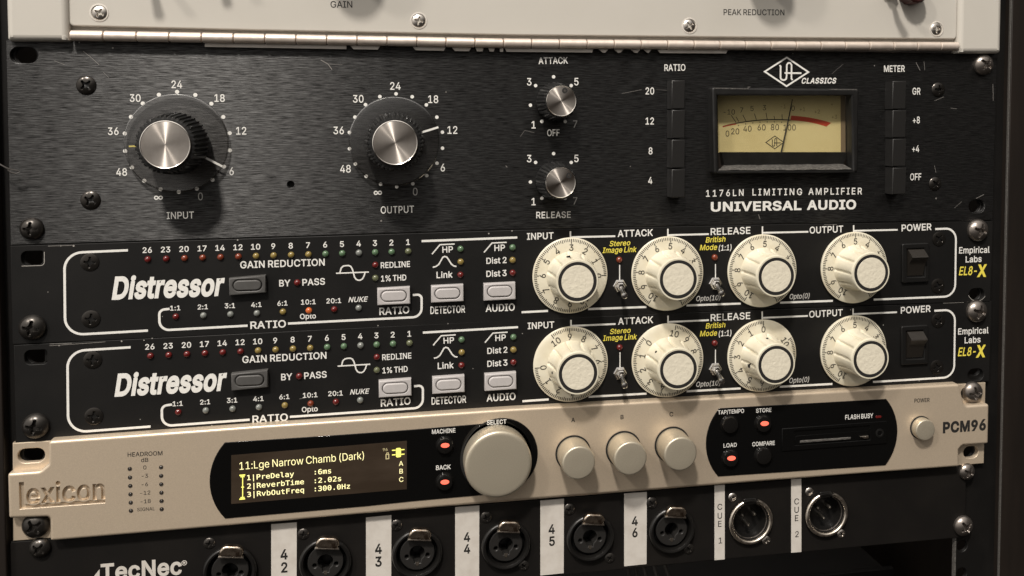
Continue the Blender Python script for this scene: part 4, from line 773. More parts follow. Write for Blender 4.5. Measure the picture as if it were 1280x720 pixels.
# ================================================================== THE TWIN UNITS WITH CREAM DIALS (built once, copied one rack space down)
dist = thing('channel_compressor', 'black one-space unit with cream dials, directly below the needle-meter unit', 'compressor', (241.5, 0, -133), 'matching black units with cream dials')
p1, p2 = UL(E1), UL(E2)
SH = -43.9
top_edge = [(p[0], p[1]-.12) for p in p1]
bot_edge = [(p[0], p[1]+.12) for p in p2]
sl = [rounded([U(26, 314.5), U(55, 313.5), U(55, 331.5), U(27, 332.5)], [2.4, 1.4, 1.4, 2.4], 5), slot(U(1221, 368), 9.6, 6.6)]
keys = {'bypass': [(286, 348.2), (331.8, 344.2), (332.3, 366), (286.5, 369.5)], 'ratio': [(471.5, 361), (512.4, 358.7), (513, 380), (471.8, 381.8)], 'detector': [(539, 357.7), (579.3, 355.7), (579.8, 376.8), (539.2, 378.6)], 'audio': [(604.8, 355), (644.3, 353), (644.8, 374.3), (605, 376.2)]}
panel = (MB().sheet(top_edge+list(reversed(bot_edge)), 0, 3, holes=sl, b=.3))
ink = MB(); yel = MB(); dim = MB()
B = 16
for t, u in zip('26 23 20 17 14 12 10 9 8 7 6 5 4 3 2 1'.split(), (184, 207, 230, 252.6, 275, 297.4, 319.5, 341.5, 363.4, 385, 406.4, 427.4, 448.3, 468.6, 489.2, 510)):
    v = 312.6-(u-184)*(10/326); ink.ctext(t, (u, v), 7.4, bold=B, wf=1.0)
    x_ = int(t); led(dist, (u+.4, v+11.8), 'red' if x_ > 20 else 'orange' if x_ > 11 else 'yellow' if x_ > 6 else 'green' if x_ not in (1, 4) else ('olive' if x_ == 1 else 'grey'), 4.1)
ink.text('GAIN REDUCTION', (300.3, 335.6), (406, 332), 9.2, bold=B, sp=4)
mark = MB(); mark.text('Distressor', (139.5, 375), (281.5, 369.8), 30.5, bold=34, shear=.22, sp=-14)
ink.text('BY', (349, 358.3), (363, 357.8), 8.6, bold=B); ink.text('PASS', (378, 357.2), (406.3, 355.8), 8.6, bold=B); led(dist, (371.5, 353.6), 'red', 4.2)
ink.stroke(UL([(420, 341.6), (461, 340)]), .6, -.06)
wave = [(425, 340.7), (426.5, 335), (429, 332.7), (432, 332), (436, 331.9), (438.5, 333), (440.5, 336.5), (441.7, 340.6), (443, 346), (445, 349), (447.5, 350.2), (450.5, 350.2), (453, 348.6), (455, 345), (456.3, 340.6)]
ink.stroke(UL(wave), .62, -.07)
led(dist, (469.2, 331.4), 'red', 4); led(dist, (469.2, 347.8), 'olive', 4)
ink.text('REDLINE', (476, 335.4), (512.6, 333.7), 7.6, bold=B); ink.text('1% THD', (476.4, 352), (508, 350.4), 7.6, bold=B)
LW = 1.05
ink.stroke(rounded(UL([(160, 312.8), (80.5, 316.3), (81.5, 419), (185, 413.2)]), [0, 7.5, 7.5, 0], 10, closed=False), LW, -.06)
ink.stroke(rounded(UL([(212, 386), (199, 387.5), (199.5, 413), (309.5, 407)]), [0, 4.2, 4.2, 0], 8, closed=False), LW, -.06)
ink.text('RATIO', (313, 411.3), (357.5, 409.2), 9.6, bold=B)
ink.stroke(rounded(UL([(360, 404.4), (527, 396), (527, 368), (516, 368.8)]), [0, 4.2, 4, 0], 8, closed=False), LW, -.06)
for t, c, k in (('1:1', (219, 385), 'red'), ('2:1', (253.5, 383.6), 'grey'), ('3:1', (287.3, 382.1), 'grey'), ('4:1', (320.4, 380.8), 'grey'), ('6:1', (353, 379), 'yellow'), ('10:1', (385.4, 377.4), 'lit'), ('20:1', (417.2, 375.9), 'red')):
    ink.ctext(t, c, 6.4, bold=B, wf=1.02); led(dist, (c[0]+.5, c[1]+11), k, 4)
ink.ctext('NUKE', (447.8, 374.2), 6.6, bold=14, shear=.25, wf=.98); led(dist, (448.3, 385.2), 'grey', 4)
ink.text('Opto', (375, 399), (395, 398), 6.8, bold=B)
ink.text('RATIO', (474.3, 394), (511.7, 391.6), 9.4, bold=B); ink.text('DETECTOR', (538, 392.6), (581.4, 390.8), 9.4, bold=14); ink.text('AUDIO', (607, 390), (643.4, 388.3), 9.2, bold=B)
ink.stroke(UL([(527, 301.4), (646.5, 296.8)]), LW, -.06)
for u0, v0 in ((540, 317.6), (605, 315.5)):
    ink.stroke(UL([(u0, v0), (u0+10, v0-11.8), (u0+28.3, v0-12.6)]), .62, -.06)
    ink.text('HP', (u0+13, v0-1.6), (u0+26.3, v0-2.2), 7.8, bold=B)
ink.stroke(UL([(541, 334), (545, 333), (548.5, 330.4), (551, 326), (553.5, 321.6), (556, 320.4), (558.7, 321.5), (561.3, 325.5), (564, 329.8), (567, 332.3), (570.5, 333)]), .65, -.06)
ink.text('Link', (545.7, 347.9), (565.8, 347), 8.2, bold=B); ink.text('Dist 2', (608, 330), (633.3, 328.8), 7.8, bold=B); ink.text('Dist 3', (608, 346.3), (633.3, 345), 7.8, bold=B)
for c, k in (((575.8, 311.4), 'green'), ((576, 327.5), 'yellow'), ((575.7, 343.8), 'red'), ((641, 309.5), 'green'), ((641, 325.4), 'yellow'), ((641, 341.3), 'red')): led(dist, c, k, 4)
ink.text('INPUT', (658.7, 299.8), (692, 298.6), 8.4, bold=B); ink.text('ATTACK', (772, 296.4), (816.3, 295), 8.6, bold=B); ink.text('RELEASE', (888.3, 294), (938, 292.2), 8.6, bold=14); ink.text('OUTPUT', (1012, 292), (1054, 290.3), 8.2, bold=14); ink.text('POWER', (1127, 289.3), (1164.5, 287.6), 8.2, bold=B)
for a, b, c in (((713, 289), (713, 299), (769, 295.2)), ((834.8, 286), (834.8, 297), (886, 292.6)), ((953, 283), (953, 293), (1010.3, 289.7)), ((1067, 281.5), (1067, 291), (1122, 287.2))):
    ink.stroke(UL([a, b]), .75, -.06); ink.stroke(UL([(a[0], c[1]+1.3), c]), LW*.85, -.072)
ink.stroke(rounded(UL([(1169, 286.3), (1195, 285.3), (1193.8, 370.3), (1092, 374.5)]), [0, 6.5, 6.5, 0], 10, closed=False), LW, -.06)
for a, b in (((652, 390.3), (685, 388.6)), ((735, 386.3), (808, 383.7)), ((858, 381.8), (926, 379.4)), ((975, 378.3), (1041, 376))): ink.stroke(UL([a, b]), LW, -.06)
ink.text('Empirical', (1198.8, 317), (1237, 316), 7.6, bold=B); ink.text('Labs', (1207, 328.2), (1227, 327.4), 7.6, bold=B)
yel.text('EL8-', (1198.5, 344.3), (1221, 343.6), 10.4, bold=14, shear=.22); yel.text('X', (1221, 346.5), (1233.3, 346), 15, bold=34, shear=.1)
yel.text('Stereo', (762, 308), (788, 306.6), 6.6, bold=12, shear=.2); yel.text('Image Link', (753, 316.4), (796, 315), 6.9, bold=12, shear=.2)
yel.text('British', (882, 303.4), (907, 302), 6.6, bold=12, shear=.2); yel.text('Mode', (874.7, 313), (896.5, 312.2), 6.8, bold=12, shear=.2); ink.text('(1:1)', (898.5, 313.6), (914.5, 312.6), 7, bold=10, shear=.15)
dim.text('Opto(10)', (870.3, 376.5), (900.6, 375), 6.2, bold=10, shear=.2); dim.text('Opto(0)', (987, 374), (1012, 372.7), 6.2, bold=10, shear=.2)
for u, a, b in ((774.5, 331, 352), (894.3, 330, 349)): ink.stroke(UL([(u, a), (u, b)]), .5, -.06)
spk = MB()
for c, r in (((92, 307.2), .45), ((76, 307.3), .3), ((297, 300), .35), ((152, 426.5), .4), ((180, 425.3), .3), ((236, 354), .25), ((60, 365), .2), ((472.5, 407), .3), ((611, 292), .4), ((1042, 281.5), .3), ((640, 288.6), .35), ((203, 395.5), .2), ((560, 404.5), .25)): spk.disc(U(*c), r, -.05, 7)
for p_, q_ in (((60, 307.6), (92, 306.6)), ((1030, 281), (1046, 280.6)), ((62, 430), (90, 429))): spk.stroke(UL([p_, q_]), .14, -.05)
spk.stroke(rounded(UL([(27, 332.6), (55.4, 331.7), (55.4, 315)]), [0, 1.5, 0], 5, closed=False), .3, -.05); spk.stroke(arc3(U(1210.5, 369, 0), U(1220, 376.3, 0), U(1231.5, 370, 0), 10), .3, -.05)
panel.merge(ink, 1).merge(yel, 2).merge(dim, 3)
pan2 = MB(); pan2.v, pan2.f, pan2.mi = list(panel.v), list(panel.f), list(panel.mi)
spk2 = MB()
for c, r in (((70, 308.8), .35), ((187, 302), .3), ((391, 376), .3), ((172, 404), .25), ((340, 418), .35), ((590, 348), .2), ((652, 305), .25), ((1105, 303), .3), ((1150, 374), .3), ((262, 413.5), .3), ((1064, 283), .3)): spk2.disc(U(*c), r, -.05, 7)
for p_, q_ in (((58, 309), (128, 305.4)), ((1180, 277), (1206, 276.4)), ((372, 382), (382, 380))): spk2.stroke(UL([p_, q_]), .14, -.05)
pmats = [M['black'], M['ink'], M['yellow'], mat('soft_white_ink', (.55, .54, .51), .55), mat('edge_chip', (.40, .38, .35), .5, .3)]
part('front_panel', panel.merge(spk, 4), pmats, dist)
pan2.merge(spk2, 4)
part('wordmark', mark, M['ink'], dist)
# keys
for nm, pts in keys.items():
    q = UL(pts, -3.2); c = (sum(p[0] for p in q)/4, sum(p[1] for p in q)/4); m_ = M['btn_dark'] if nm == 'bypass' else M['btn']
    w_, h_ = math.dist(q[0], q[1]), math.dist(q[0], q[3]); dz = (q[1][1]-q[0][1])/w_
    kb = part('push_button', MB().sheet(q, -3.2, 0, b=.55, holes=[slot((c[0], c[1]+h_*.02), w_*.80, h_*.66, 10)]), m_, dist, (c[0], 0, c[1]))
    part('button_pad', MB().sheet(slot((c[0], c[1]+h_*.02), w_*.76, h_*.60, 10), -3.7, 0, b=.6, seg=4), m_, kb)
    part('button_gap', MB().sheet(slot((c[0], c[1]+h_*.02), w_*.79, h_*.65, 10), -1.6, -1.2), M['btn_dark'] if nm != 'bypass' else M['plastic'], kb)
# rocker switch
q = UL([(1128, 305), (1161.5, 303.6), (1161.5, 352.4), (1128, 354)], -1.6)
rk = part('power_rocker', MB().sheet(rounded(q, .8), -1.6, 0, b=.5, holes=[UL([(1134, 311), (1156, 310), (1156, 346), (1134, 347)], -1.6)]), M['plastic'], dist, (U(1145, 328)[0], 0, U(1145, 328)[1]))
r0, r1 = U(1134.6, 346, -1.6), U(1155.6, 311, -1.6)
mb = MB(); zt, zb2, zm = r1[1], r0[1], (r0[1]*.55+r1[1]*.45)
prof = [(zt, .3), (zt-.3, -1.4), (zt-3.3, -5.3), (zt-3.9, -5.6), (zm+1.2, -3.2), (zm-.6, -2.4), (zb2+.4, -.8), (zb2, .4)]
vs = []; fs = []
xa, xb = r0[0]+.1, r1[0]-.1; nP = len(prof)
for z, y in prof: vs += [(xa, y, z), (xb, y, z)]
for k in range(nP-1): fs.append((2*k, 2*k+2, 2*k+3, 2*k+1))
fs += [tuple(range(0, 2*nP, 2)), tuple(reversed(range(1, 2*nP, 2)))]
mb.add(vs, fs); part('rocker_paddle', mb, mat('rocker_plastic', (.022, .019, .016), .3, 0, bump=(900, .1, 2)), rk, sharp=25)
part('switch_cavity', MB().sheet(UL([(1133, 310), (1157, 309), (1157, 347), (1133, 348)], -.5), -.3, -.05), M['dark_hole'], rk)
# toggles
for lc_, ln0, ln1, nut, ball in (((774.5, 325), 331, 352, (775.5, 358), (780.6, 370)), ((894, 322), 330, 349, (895.2, 355), (902.5, 367))):
    led(dist, lc_, 'orange', 3.9)
    X, Z = U(*nut, -1.5); a = rad(12)
    nutm = part('toggle_switch', MB().lathe((X, Z), [(3.5, 0), (3.5, -.35), (3.1, -.5), (3.0, -.5), (3.0, -1.9), (2.7, -2.2), (2.0, -2.2), (2.0, -3.0), (1.75, -3.2), (1.3, -3.2), (1.0, -2.0), (0, -2)], 6), M['chrome'], dist, (X, 0, Z), sharp=20)
    T = U(*ball, -12.5)
    part('toggle_lever', MB().tube([(X, -2, Z), (X+(T[0]-X)*.5, -7, Z+(T[1]-Z)*.5), (T[0], -11.5, T[1]+.2), (T[0], -12.6, T[1]), (T[0]*1.0, -13.1, T[1]-.05)], [.9, 1.1, 1.6, 1.55, .6], 16), M['chrome'], nutm)
for c in ((112, 328), (113.5, 399), (1174, 298.7), (1172.5, 357.5)): screw(dist, c, 11.3 if c[0] < 600 else 8.6, 'screw_dark', 'sunk', -.25)
for c, r in (((38, 411), 16.5), ((1226, 288.5), 13)): screw(dist, c, r, 'screw_rack' if c[0] < 600 else 'screw_bright', 'rack', -.3, name='rack_screw')
# dial knobs: one, then copies turned to their values
KC = [(713, 344.5), (834.8, 342), (953.3, 338.6), (1068.3, 334.6)]
YDl = -2.0; HK = 18.5
X, Z = U(*KC[0], YDl); RD = 47.2*mmpx(*KC[0], YDl)
def groove(a, k):
    t = (math.degrees(a)+9) % 36-18
    d = math.exp(-(t/3.0)**2)
    return 1-(.105*d if k in (2, 3, 4) else .02*d if k == 5 else 0)-(.012*math.cos(rad(t*10)) if k in (2, 3, 4) else 0)
knob = part('dial_knob', MB().lathe((X, Z), [(RD*.60, YDl), (RD*.64, YDl-.6), (RD*.615, YDl-1.5), (RD*.57, -9), (RD*.555, -15), (RD*.56, -HK+1.6), (RD*.55, -HK+.5), (RD*.535, -HK), (RD*.49, -HK+.02), (0, -HK+.02)], 180, groove), M['cream'], dist, (X, 0, Z), sharp=50)
part('dial_disc', MB().lathe((X, Z), [(RD*.3, YDl-.5), (RD*.62, YDl-.5), (RD*.86, YDl-.35), (RD*.97, YDl), (RD, YDl+.4), (RD*.99, -.5), (RD*.9, -.3), (0, -.3)], 120), M['cream'], knob)
mk = MB()
def pol(r, deg, y=None): a = rad(90-deg); return (X+r*math.cos(a), Z+r*math.sin(a))
def ydial(r): return YDl-.35+.35*max(0, (r/RD-.86)/.11)-.07
for k in range(101):
    d = -3*k; L_ = .89 if k % 5 else (.87 if k % 10 else .84)
    vs = []
    w_ = .185 if k % 10 else .22
    for r in (RD*L_, RD*.965):
        a = rad(90-d); nx, nz = -math.sin(a), math.cos(a); p = pol(r, d)
        vs += [(p[0]+nx*w_, ydial(r)-.06, p[1]+nz*w_), (p[0]-nx*w_, ydial(r)-.06, p[1]-nz*w_)]
    mk.add(vs, [(0, 1, 3, 2)])
for n in range(11): mk.ctext(str(n), pol(RD*.74, -30*n), 3.15, -2.55, bold=8, mm=True, ang=rad(30*n), wf=.95)
part('scale_markings', mk, M['dial_ink'], knob)
part('cap_ring', MB().lathe((X, Z), [(RD*.497, -HK+.1), (RD*.495, -HK-.12), (RD*.415, -HK-.12), (RD*.41, -HK+.05)], 72), M['dark_ink'], knob)
part('cap_insert', MB().lathe((X, Z), [(RD*.415, -HK-.02), (RD*.41, -HK-.2), (RD*.3, -HK-.2), (RD*.15, -HK-.2), (0, -HK-.2)], 72), M['cream_tex'], knob)
for d in (-105, -5):
    a = rad(90-d); p0, p1 = pol(RD*.50, d), pol(RD*.594, d)
    part('set_screw', MB().tube([(p0[0], -9.5, p0[1]), (p1[0], -9.5, p1[1])], .95 if d < -50 else .6, 14), M['dark_hole'], knob)
def place(kn, c, v, dz=0):
    P = U(*c, YDl); kn.location = (Vector((P[0], 0, P[1]))-ORG[dist.name])*MM; kn.rotation_euler.y = rad(30*v)
knobs = [knob]+[copy_tree(knob, dist) for _ in range(3)]
for kn, c, v in zip(knobs, KC, (3.05, 5.15, 5.12, 5.0)): place(kn, c, v)
# the twin
twin = copy_tree(dist)
twin['label'] = 'black one-space unit with cream dials, directly above the champagne effects unit'
twin.location = dist.location+Vector((.33, 0, SH))*MM
tk = sorted([o for o in twin.children if o.name.startswith('dial_knob')], key=lambda o: o.location.x)
for kn, v in zip(tk, (8.9, 10.43, 0.03, 5.0)): kn.rotation_euler.y = rad(30*v)
for o in twin.children:                      # the second unit's own lights
    if o.name.startswith('indicator_light'):
        X_, Z_ = o.location.x/MM+ORG[dist.name].x, o.location.z/MM+ORG[dist.name].z
        o['_x'] = X_
lit = [o for o in twin.children if o.name.startswith('indicator_light') and o.data == _led['lit']]
for o in lit: o.data = _led['orange']
ol = [o for o in twin.children if o.name.startswith('indicator_light') and o.data == _led['orange']]
for o in ol:
    if o.location.z/MM+ORG[dist.name].z > U(300, 340)[1]: o.data = _led['red']
for o in twin.children:
    if '_x' in o: del o['_x']

for o in twin.children:
    if o.name.startswith('front_panel'):
        me2 = pan2.mesh('twin_panel', ORG[dist.name])
        for m_ in pmats: me2.materials.append(m_)
        o.data = me2

# ================================================================== CHAMPAGNE EFFECTS UNIT
fx = thing('effects_unit', 'champagne one-space effects unit with amber text display and a large select knob', 'effects unit', (241, 0, -222))
YF = -5.2
ear = UL([(16, 553.6), (1231.5, 478), (1229.5, 579), (16.5, 676)], 0)
earslots = [slot(U(39.5, 569), 11.2, 6.4), slot(U(1213, 565), 9, 6.6), slot(U(1212, 491), 11, 6.6)]
part('ear_plate', MB().sheet(ear, -.4, 2.4, holes=earslots, b=.4), M['tan'], fx)
T = [(60, 551.5), (320, 532.5), (640, 511.2), (960, 493.5), (1199.5, 480.2)]
oc = UL(T, YF)+UL([(1206, 507.5), (1236.8, 505.3), (1235.8, 555), (1203.5, 557), (1199, 562), (1199.5, 583.5), (960, 601.3), (640, 626.3), (320, 655), (62.5, 676.8), (62, 646.5), (10.5, 648.5), (9, 592), (50, 589), (60, 580)], YF)
rr_ = [1.5, 0, 0, 0, 1.5, 2.6, 1.2, 1.2, 2.4, 1, 1, 0, 0, 0, 1, 1.5, 1.2, 1.2, 3.2, 1.5]
eng = MB().text('exicon', (33.5, 631.3), (131, 624.2), 27.5, YF, bold=14, sp=6, depth='contours')
ell = UL([(24, 603.5), (29.3, 603.1), (29.6, 631), (131, 624.6), (131, 628.4), (25, 636.2)], YF)
fo = rounded(oc, rr_, 5)
face = MB().sheet(fo, YF, -.2, holes=[c[0] for c in eng]+[ell], b=1.35, seg=6, hb=.24)
for c in eng:
    for h in c[1:]: face.sheet(h, YF, YF+1.8, b=.24, seg=3)
ink = MB(); wht = MB()
yf = YF-.06
ink.text('HEADROOM', (159.5, 571), (203, 569), 5.6, yf, bold=8); ink.text('dB', (176.3, 577.6), (185.3, 577.2), 5.2, yf, bold=6)
for t, c in (('0', (181, 584.3)), ('-3', (181, 594.8)), ('-6', (181, 605.4)), ('-12', (181.5, 616)), ('-18', (182, 626.6))): ink.ctext(t, c, 5, yf, bold=2, wf=1.05)
ink.text('SIGNAL', (171.5, 639.2), (193.5, 637.8), 4.4, yf, bold=2)
for t, c in (('A', (716.4, 525)), ('B', (777.6, 521.3)), ('C', (839.2, 517.8))): ink.ctext(t, c, 5.4, yf, bold=16)
ink.text('POWER', (1143, 503.4), (1162, 502.3), 4.8, yf, bold=16)
ink.text('PCM96', (1178.5, 541.8), (1232.3, 537.8), 13.6, yf, bold=42, sp=2)
part('face_plate', face.merge(ink, 1), [M['tan'], M['dark_ink']], fx)
part('engraved_floor', MB().sheet(UL([(20, 598), (136, 592), (136, 634), (20, 642)], YF+1.5), YF+1.5, YF+2.0), M['tan'], fx)
for i, v in enumerate((586, 596.8, 607.3, 617.8, 628.2, 638.4)):
    for u, dv in ((162.2+i*.3, 0), (201.3+i*.15, -2)):
        X, Z = U(u, v+dv, YF); part('level_light', MB().lathe((X, Z), [(.95, YF+.1), (.9, YF-.15), (.68, YF-.18), (.55, YF-.05), (.3, YF-.3), (0, YF-.35)], 16), M['dark_lens'], fx)
# display window and the dark surround of the big knob in one pane
kc = U(625.3, 569.5, YF); kr = 47*mmpx(625, 570, YF)
wl = arc3(U(281.5, 648, YF), U(262, 602, YF), U(281, 552.9, YF), 14)
tr, brr = U(613, 528.8, YF), U(613, 617.8, YF)
disp = (MB().sheet(wl+[U(430, 543, YF), U(515, 536.8, YF), tr, brr, U(515, 626.5, YF), U(458, 632.6, YF)], YF-.35, YF+.2, b=.25))
surr = MB().sheet(circle(kc, kr, 72), YF-.5, YF+.2, b=.35)
YL = YF-.42
screen = MB().sheet(UL([(289, 569), (508.5, 551), (508.5, 611.5), (289, 630)], YL), YL, YL+.05)
g = MB(); g2 = MB(); yt = YL-.06
g.text('11:Lge Narrow Chamb (Dark)', (299.5, 587.3), (455, 573.6), 9.6, yt, bold=-3, sp=0)
for r0_, r1_, v, w1 in (('1|PreDelay', ':6ms', 600.3, 414), ('2|ReverbTime', ':2.02s', 611, 426.5), ('3|RvbOutFreq', ':300.0Hz', 621.3, 437.5)):
    e1 = 367.5 if 'Pre' in r0_ else 380
    sl_ = .083
    g.text(r0_, (309, v), (e1, v-(e1-309)*sl_), 6.6, yt, bold=9, font=MONO); g.text(r1_, (393.5, v-84.5*sl_), (w1, v-(w1-309)*sl_), 6.6, yt, bold=9, font=MONO)
for t, c in (('A', (501.3, 579.3)), ('B', (501.5, 589)), ('C', (501.6, 599.3))): g.ctext(t, c, 6, yt, bold=2)
g2.stroke(UL([(303.3, 594), (303.3, 624)], yt), .4, yt); g2.stroke(UL([(299.3, 594.3), (306.5, 593.6)], yt), .6, yt-.02); g2.stroke(UL([(299.3, 624), (306.3, 623.4)], yt), .6, yt-.02); g2.stroke(UL([(300.6, 596), (305.6, 595.7)], yt), .5, yt-.02); g2.stroke(UL([(300.6, 622), (305.6, 621.7)], yt), .5, yt-.02); g2.stroke(UL([(301.6, 609), (305, 608.7)], yt), .5, yt-.02)
g2.sheet(rounded(UL([(494.8, 560.2), (501.2, 559.7), (501.4, 571.3), (495, 571.9)], yt), .7), yt, yt+.02)
for dv in (2.5, 8.2): g2.stroke(UL([(490, 560+dv+.5), (494.5, 560+dv+.2)], yt), .5, yt); g2.stroke(UL([(501.5, 559.7+dv), (505.6, 559.4+dv)], yt), .5, yt)
d2 = MB(); d2.stroke(UL([(482.5, 568.3), (486, 568), (486, 573.3), (482.6, 573.6)], yt), .42, yt, closed=True); d2.stroke(UL([(483.2, 568), (483.4, 566.2), (485.4, 566), (485.5, 567.8)], yt), .35, yt); d2.ctext('96', (481.5, 562), 3.8, yt, bold=2)
part('display_screen', screen.merge(g, 1).merge(g2, 2).merge(d2, 3), [M['lcd'], M['glow'], M['glow2'], mat('dim_display_segments', (.4, .35, .2), .5, emit=(.5, .42, .2, .5))], fx)
wy = YF-.42
wht.text('MACHINE', (540, 542.6), (569.3, 540.6), 5.6, wy, bold=14); wht.text('BACK', (545, 587.6), (563.5, 586.3), 5.8, wy, bold=14); w2 = MB(); w2.text('SELECT', (608.6, 531.2), (633, 529.6), 5.6, YF-.57, bold=16)
part('display_window', disp.merge(wht, 1), [M['gloss'], M['ink']], fx); part('knob_surround', surr.merge(w2, 1), [M['gloss'], M['ink']], fx); wht = MB()
def soft_key(c, lit_=None, r=10.6):
    X, Z = U(*c, -7.0); rr = r*mmpx(*c, -7)
    kb = part('push_button', MB().lathe((X, Z), [(rr*1.08, YF-.3), (rr*1.05, YF-.75), (rr*.98, YF-.8), (rr*.97, YF-1.6), (rr*.86, YF-2.3), (rr*.55, YF-2.55), (0, YF-2.65)], 40), M['key_gloss'], fx, (X, YF, Z))
    if lit_:
        w_ = MB(); a = [(X+rr*.5*math.cos(t), Z+rr*.14+rr*.27*math.sin(t)) for t in [2*math.pi*k/24 for k in range(24)]]
        w_.sheet(a, YF-2.9, YF-2.2, b=.15, seg=2); part('button_light', w_, M['redlamp'], kb)
soft_key((556.3, 557.5), 1); soft_key((556, 603.3), 1)
def turn_knob(capc, rpx, h, base=True):
    X, Z = U(*capc, YF-h); rc = rpx*mmpx(*capc, YF-h)
    kb = part('rotary_knob', MB().lathe((X, Z), [(rc*1.01, YF-.4), (rc*1.01, YF-h+1.3), (rc*1.0, YF-h+.8), (rc*.97, YF-h+.35), (rc*.93, YF-h+.08), (rc*.87, YF-h), (rc*.4, YF-h-.02), (0, YF-h-.02)], 96), M['tan_knob'], fx, (X, YF, Z))
    part('knob_gap', MB().lathe((X, Z), [(rc*1.0, YF-.5), (rc*1.09, YF-.5), (rc*1.1, YF+.2)], 72), M['dark_hole'], kb)
turn_knob((623.3, 581), 41.5, 10)
for c in ((723.7, 579), (788.3, 573.4), (851, 567.8)): turn_knob(c, 20.8, 13.5)
turn_knob((1157.3, 538), 12.6, 4.8)
# card window at the other end
wl = arc3(U(897.5, 595.5, YF), U(882.6, 548, YF), U(899, 510.2, YF), 14); wr = arc3(U(1107.5, 498.6, YF), U(1121.5, 537, YF), U(1106.5, 581.5, YF), 14)
card_w = MB().sheet(wl+wr, YF-.35, YF+.2, b=.25)
wht.text('TAP/TEMPO', (897.5, 518.2), (930, 516), 5.0, wy, bold=14); wht.text('STORE', (945, 516), (964.3, 514.8), 5.0, wy, bold=14); wht.text('LOAD', (904.3, 559.6), (921, 558.4), 5.0, wy, bold=14); wht.text('COMPARE', (940.3, 558), (968.4, 556.2), 5.2, wy, bold=14); wht.text('FLASH', (1056.5, 524.6), (1074.5, 523.4), 5.6, wy, bold=14); wht.text('BUSY', (1076.5, 523.3), (1091.5, 522.2), 5.6, wy, bold=14)
part('card_window', card_w.merge(wht, 1), [M['gloss'], M['ink']], fx)
soft_key((913, 531.5), None, 10.8); soft_key((955, 530.3), 1, 10.4); soft_key((913.6, 573.6), 1, 10.4); soft_key((955, 570.5), None, 10.6)
part('busy_light', MB().sheet(slot(U(1098, 521, wy), 3.4, 1.2), wy-.2, wy+.1, b=.1), M['led_red'], fx)
q = UL([(977, 535.5), (1108, 526), (1108, 554), (977, 564)], wy)
cs = part('card_slot', MB().sheet(q, wy-.5, wy, holes=[UL([(993, 538.5), (1087, 531.6), (1087, 549.5), (993, 556.5)], wy)], b=.3), M['gloss'], fx)
part('card_flap', MB().sheet(UL([(994, 545), (1086, 538), (1086, 549), (994, 556)], wy), wy-.15, wy, b=.1), M['gloss'], cs)
part('flap_edge', MB().sheet(UL([(1000, 550.6), (1063, 546.2), (1063, 548.8), (1000, 553.4)], wy-.2), wy-.7, wy-.1, b=.25), M['wear_and_highlight'], cs)
part('card_contact', MB().sheet(UL([(1074, 545.2), (1085, 544.2), (1085, 547.5), (1080, 548)], wy-.2), wy-.9, wy-.1, b=.25), M['nickel'], cs)
part('slot_catch', MB().lathe(U(1099, 541, wy), [(2.5, wy-.1), (2.3, wy-.7), (1.4, wy-.8), (1.2, wy-.4), (0, wy-.4)], 24), M['plastic'], cs)
for c, r, y_ in (((42.3, 659.2), 16.5, -.7), ((1219.3, 492), 12.3, -.7)): screw(fx, c, r, 'screw_rack' if c[0] < 600 else 'screw_bright', 'rack', y_, name='rack_screw')

# ================================================================== PATCH PANEL
pp = thing('patch_panel', 'black connector panel with vertical pale number strips, lowest unit in the rack', 'patch panel', (241, 0, -267))
bot = [(-14, 772), (338, 745), (700, 719.5), (891, 700.5), (1206, 671.5)]
tz = ear[3][1]; 
outl = UL(bot)+[(U(1206, 671)[0], ear[2][1]-.5), (U(14, 700)[0], ear[3][1]-.5)]
CJ = [(288, 712), (407, 701), (521.5, 690), (632, 679.8), (737, 670.2), (838.8, 661)]
CX = [(937, 650.3), (1031.5, 641.3)]
RJ = 30.5*mmpx(521, 690)
holes = [circle(U(*c), RJ*.88, 40) for c in CJ]+[circle(U(*c), 10.0, 40) for c in CX]
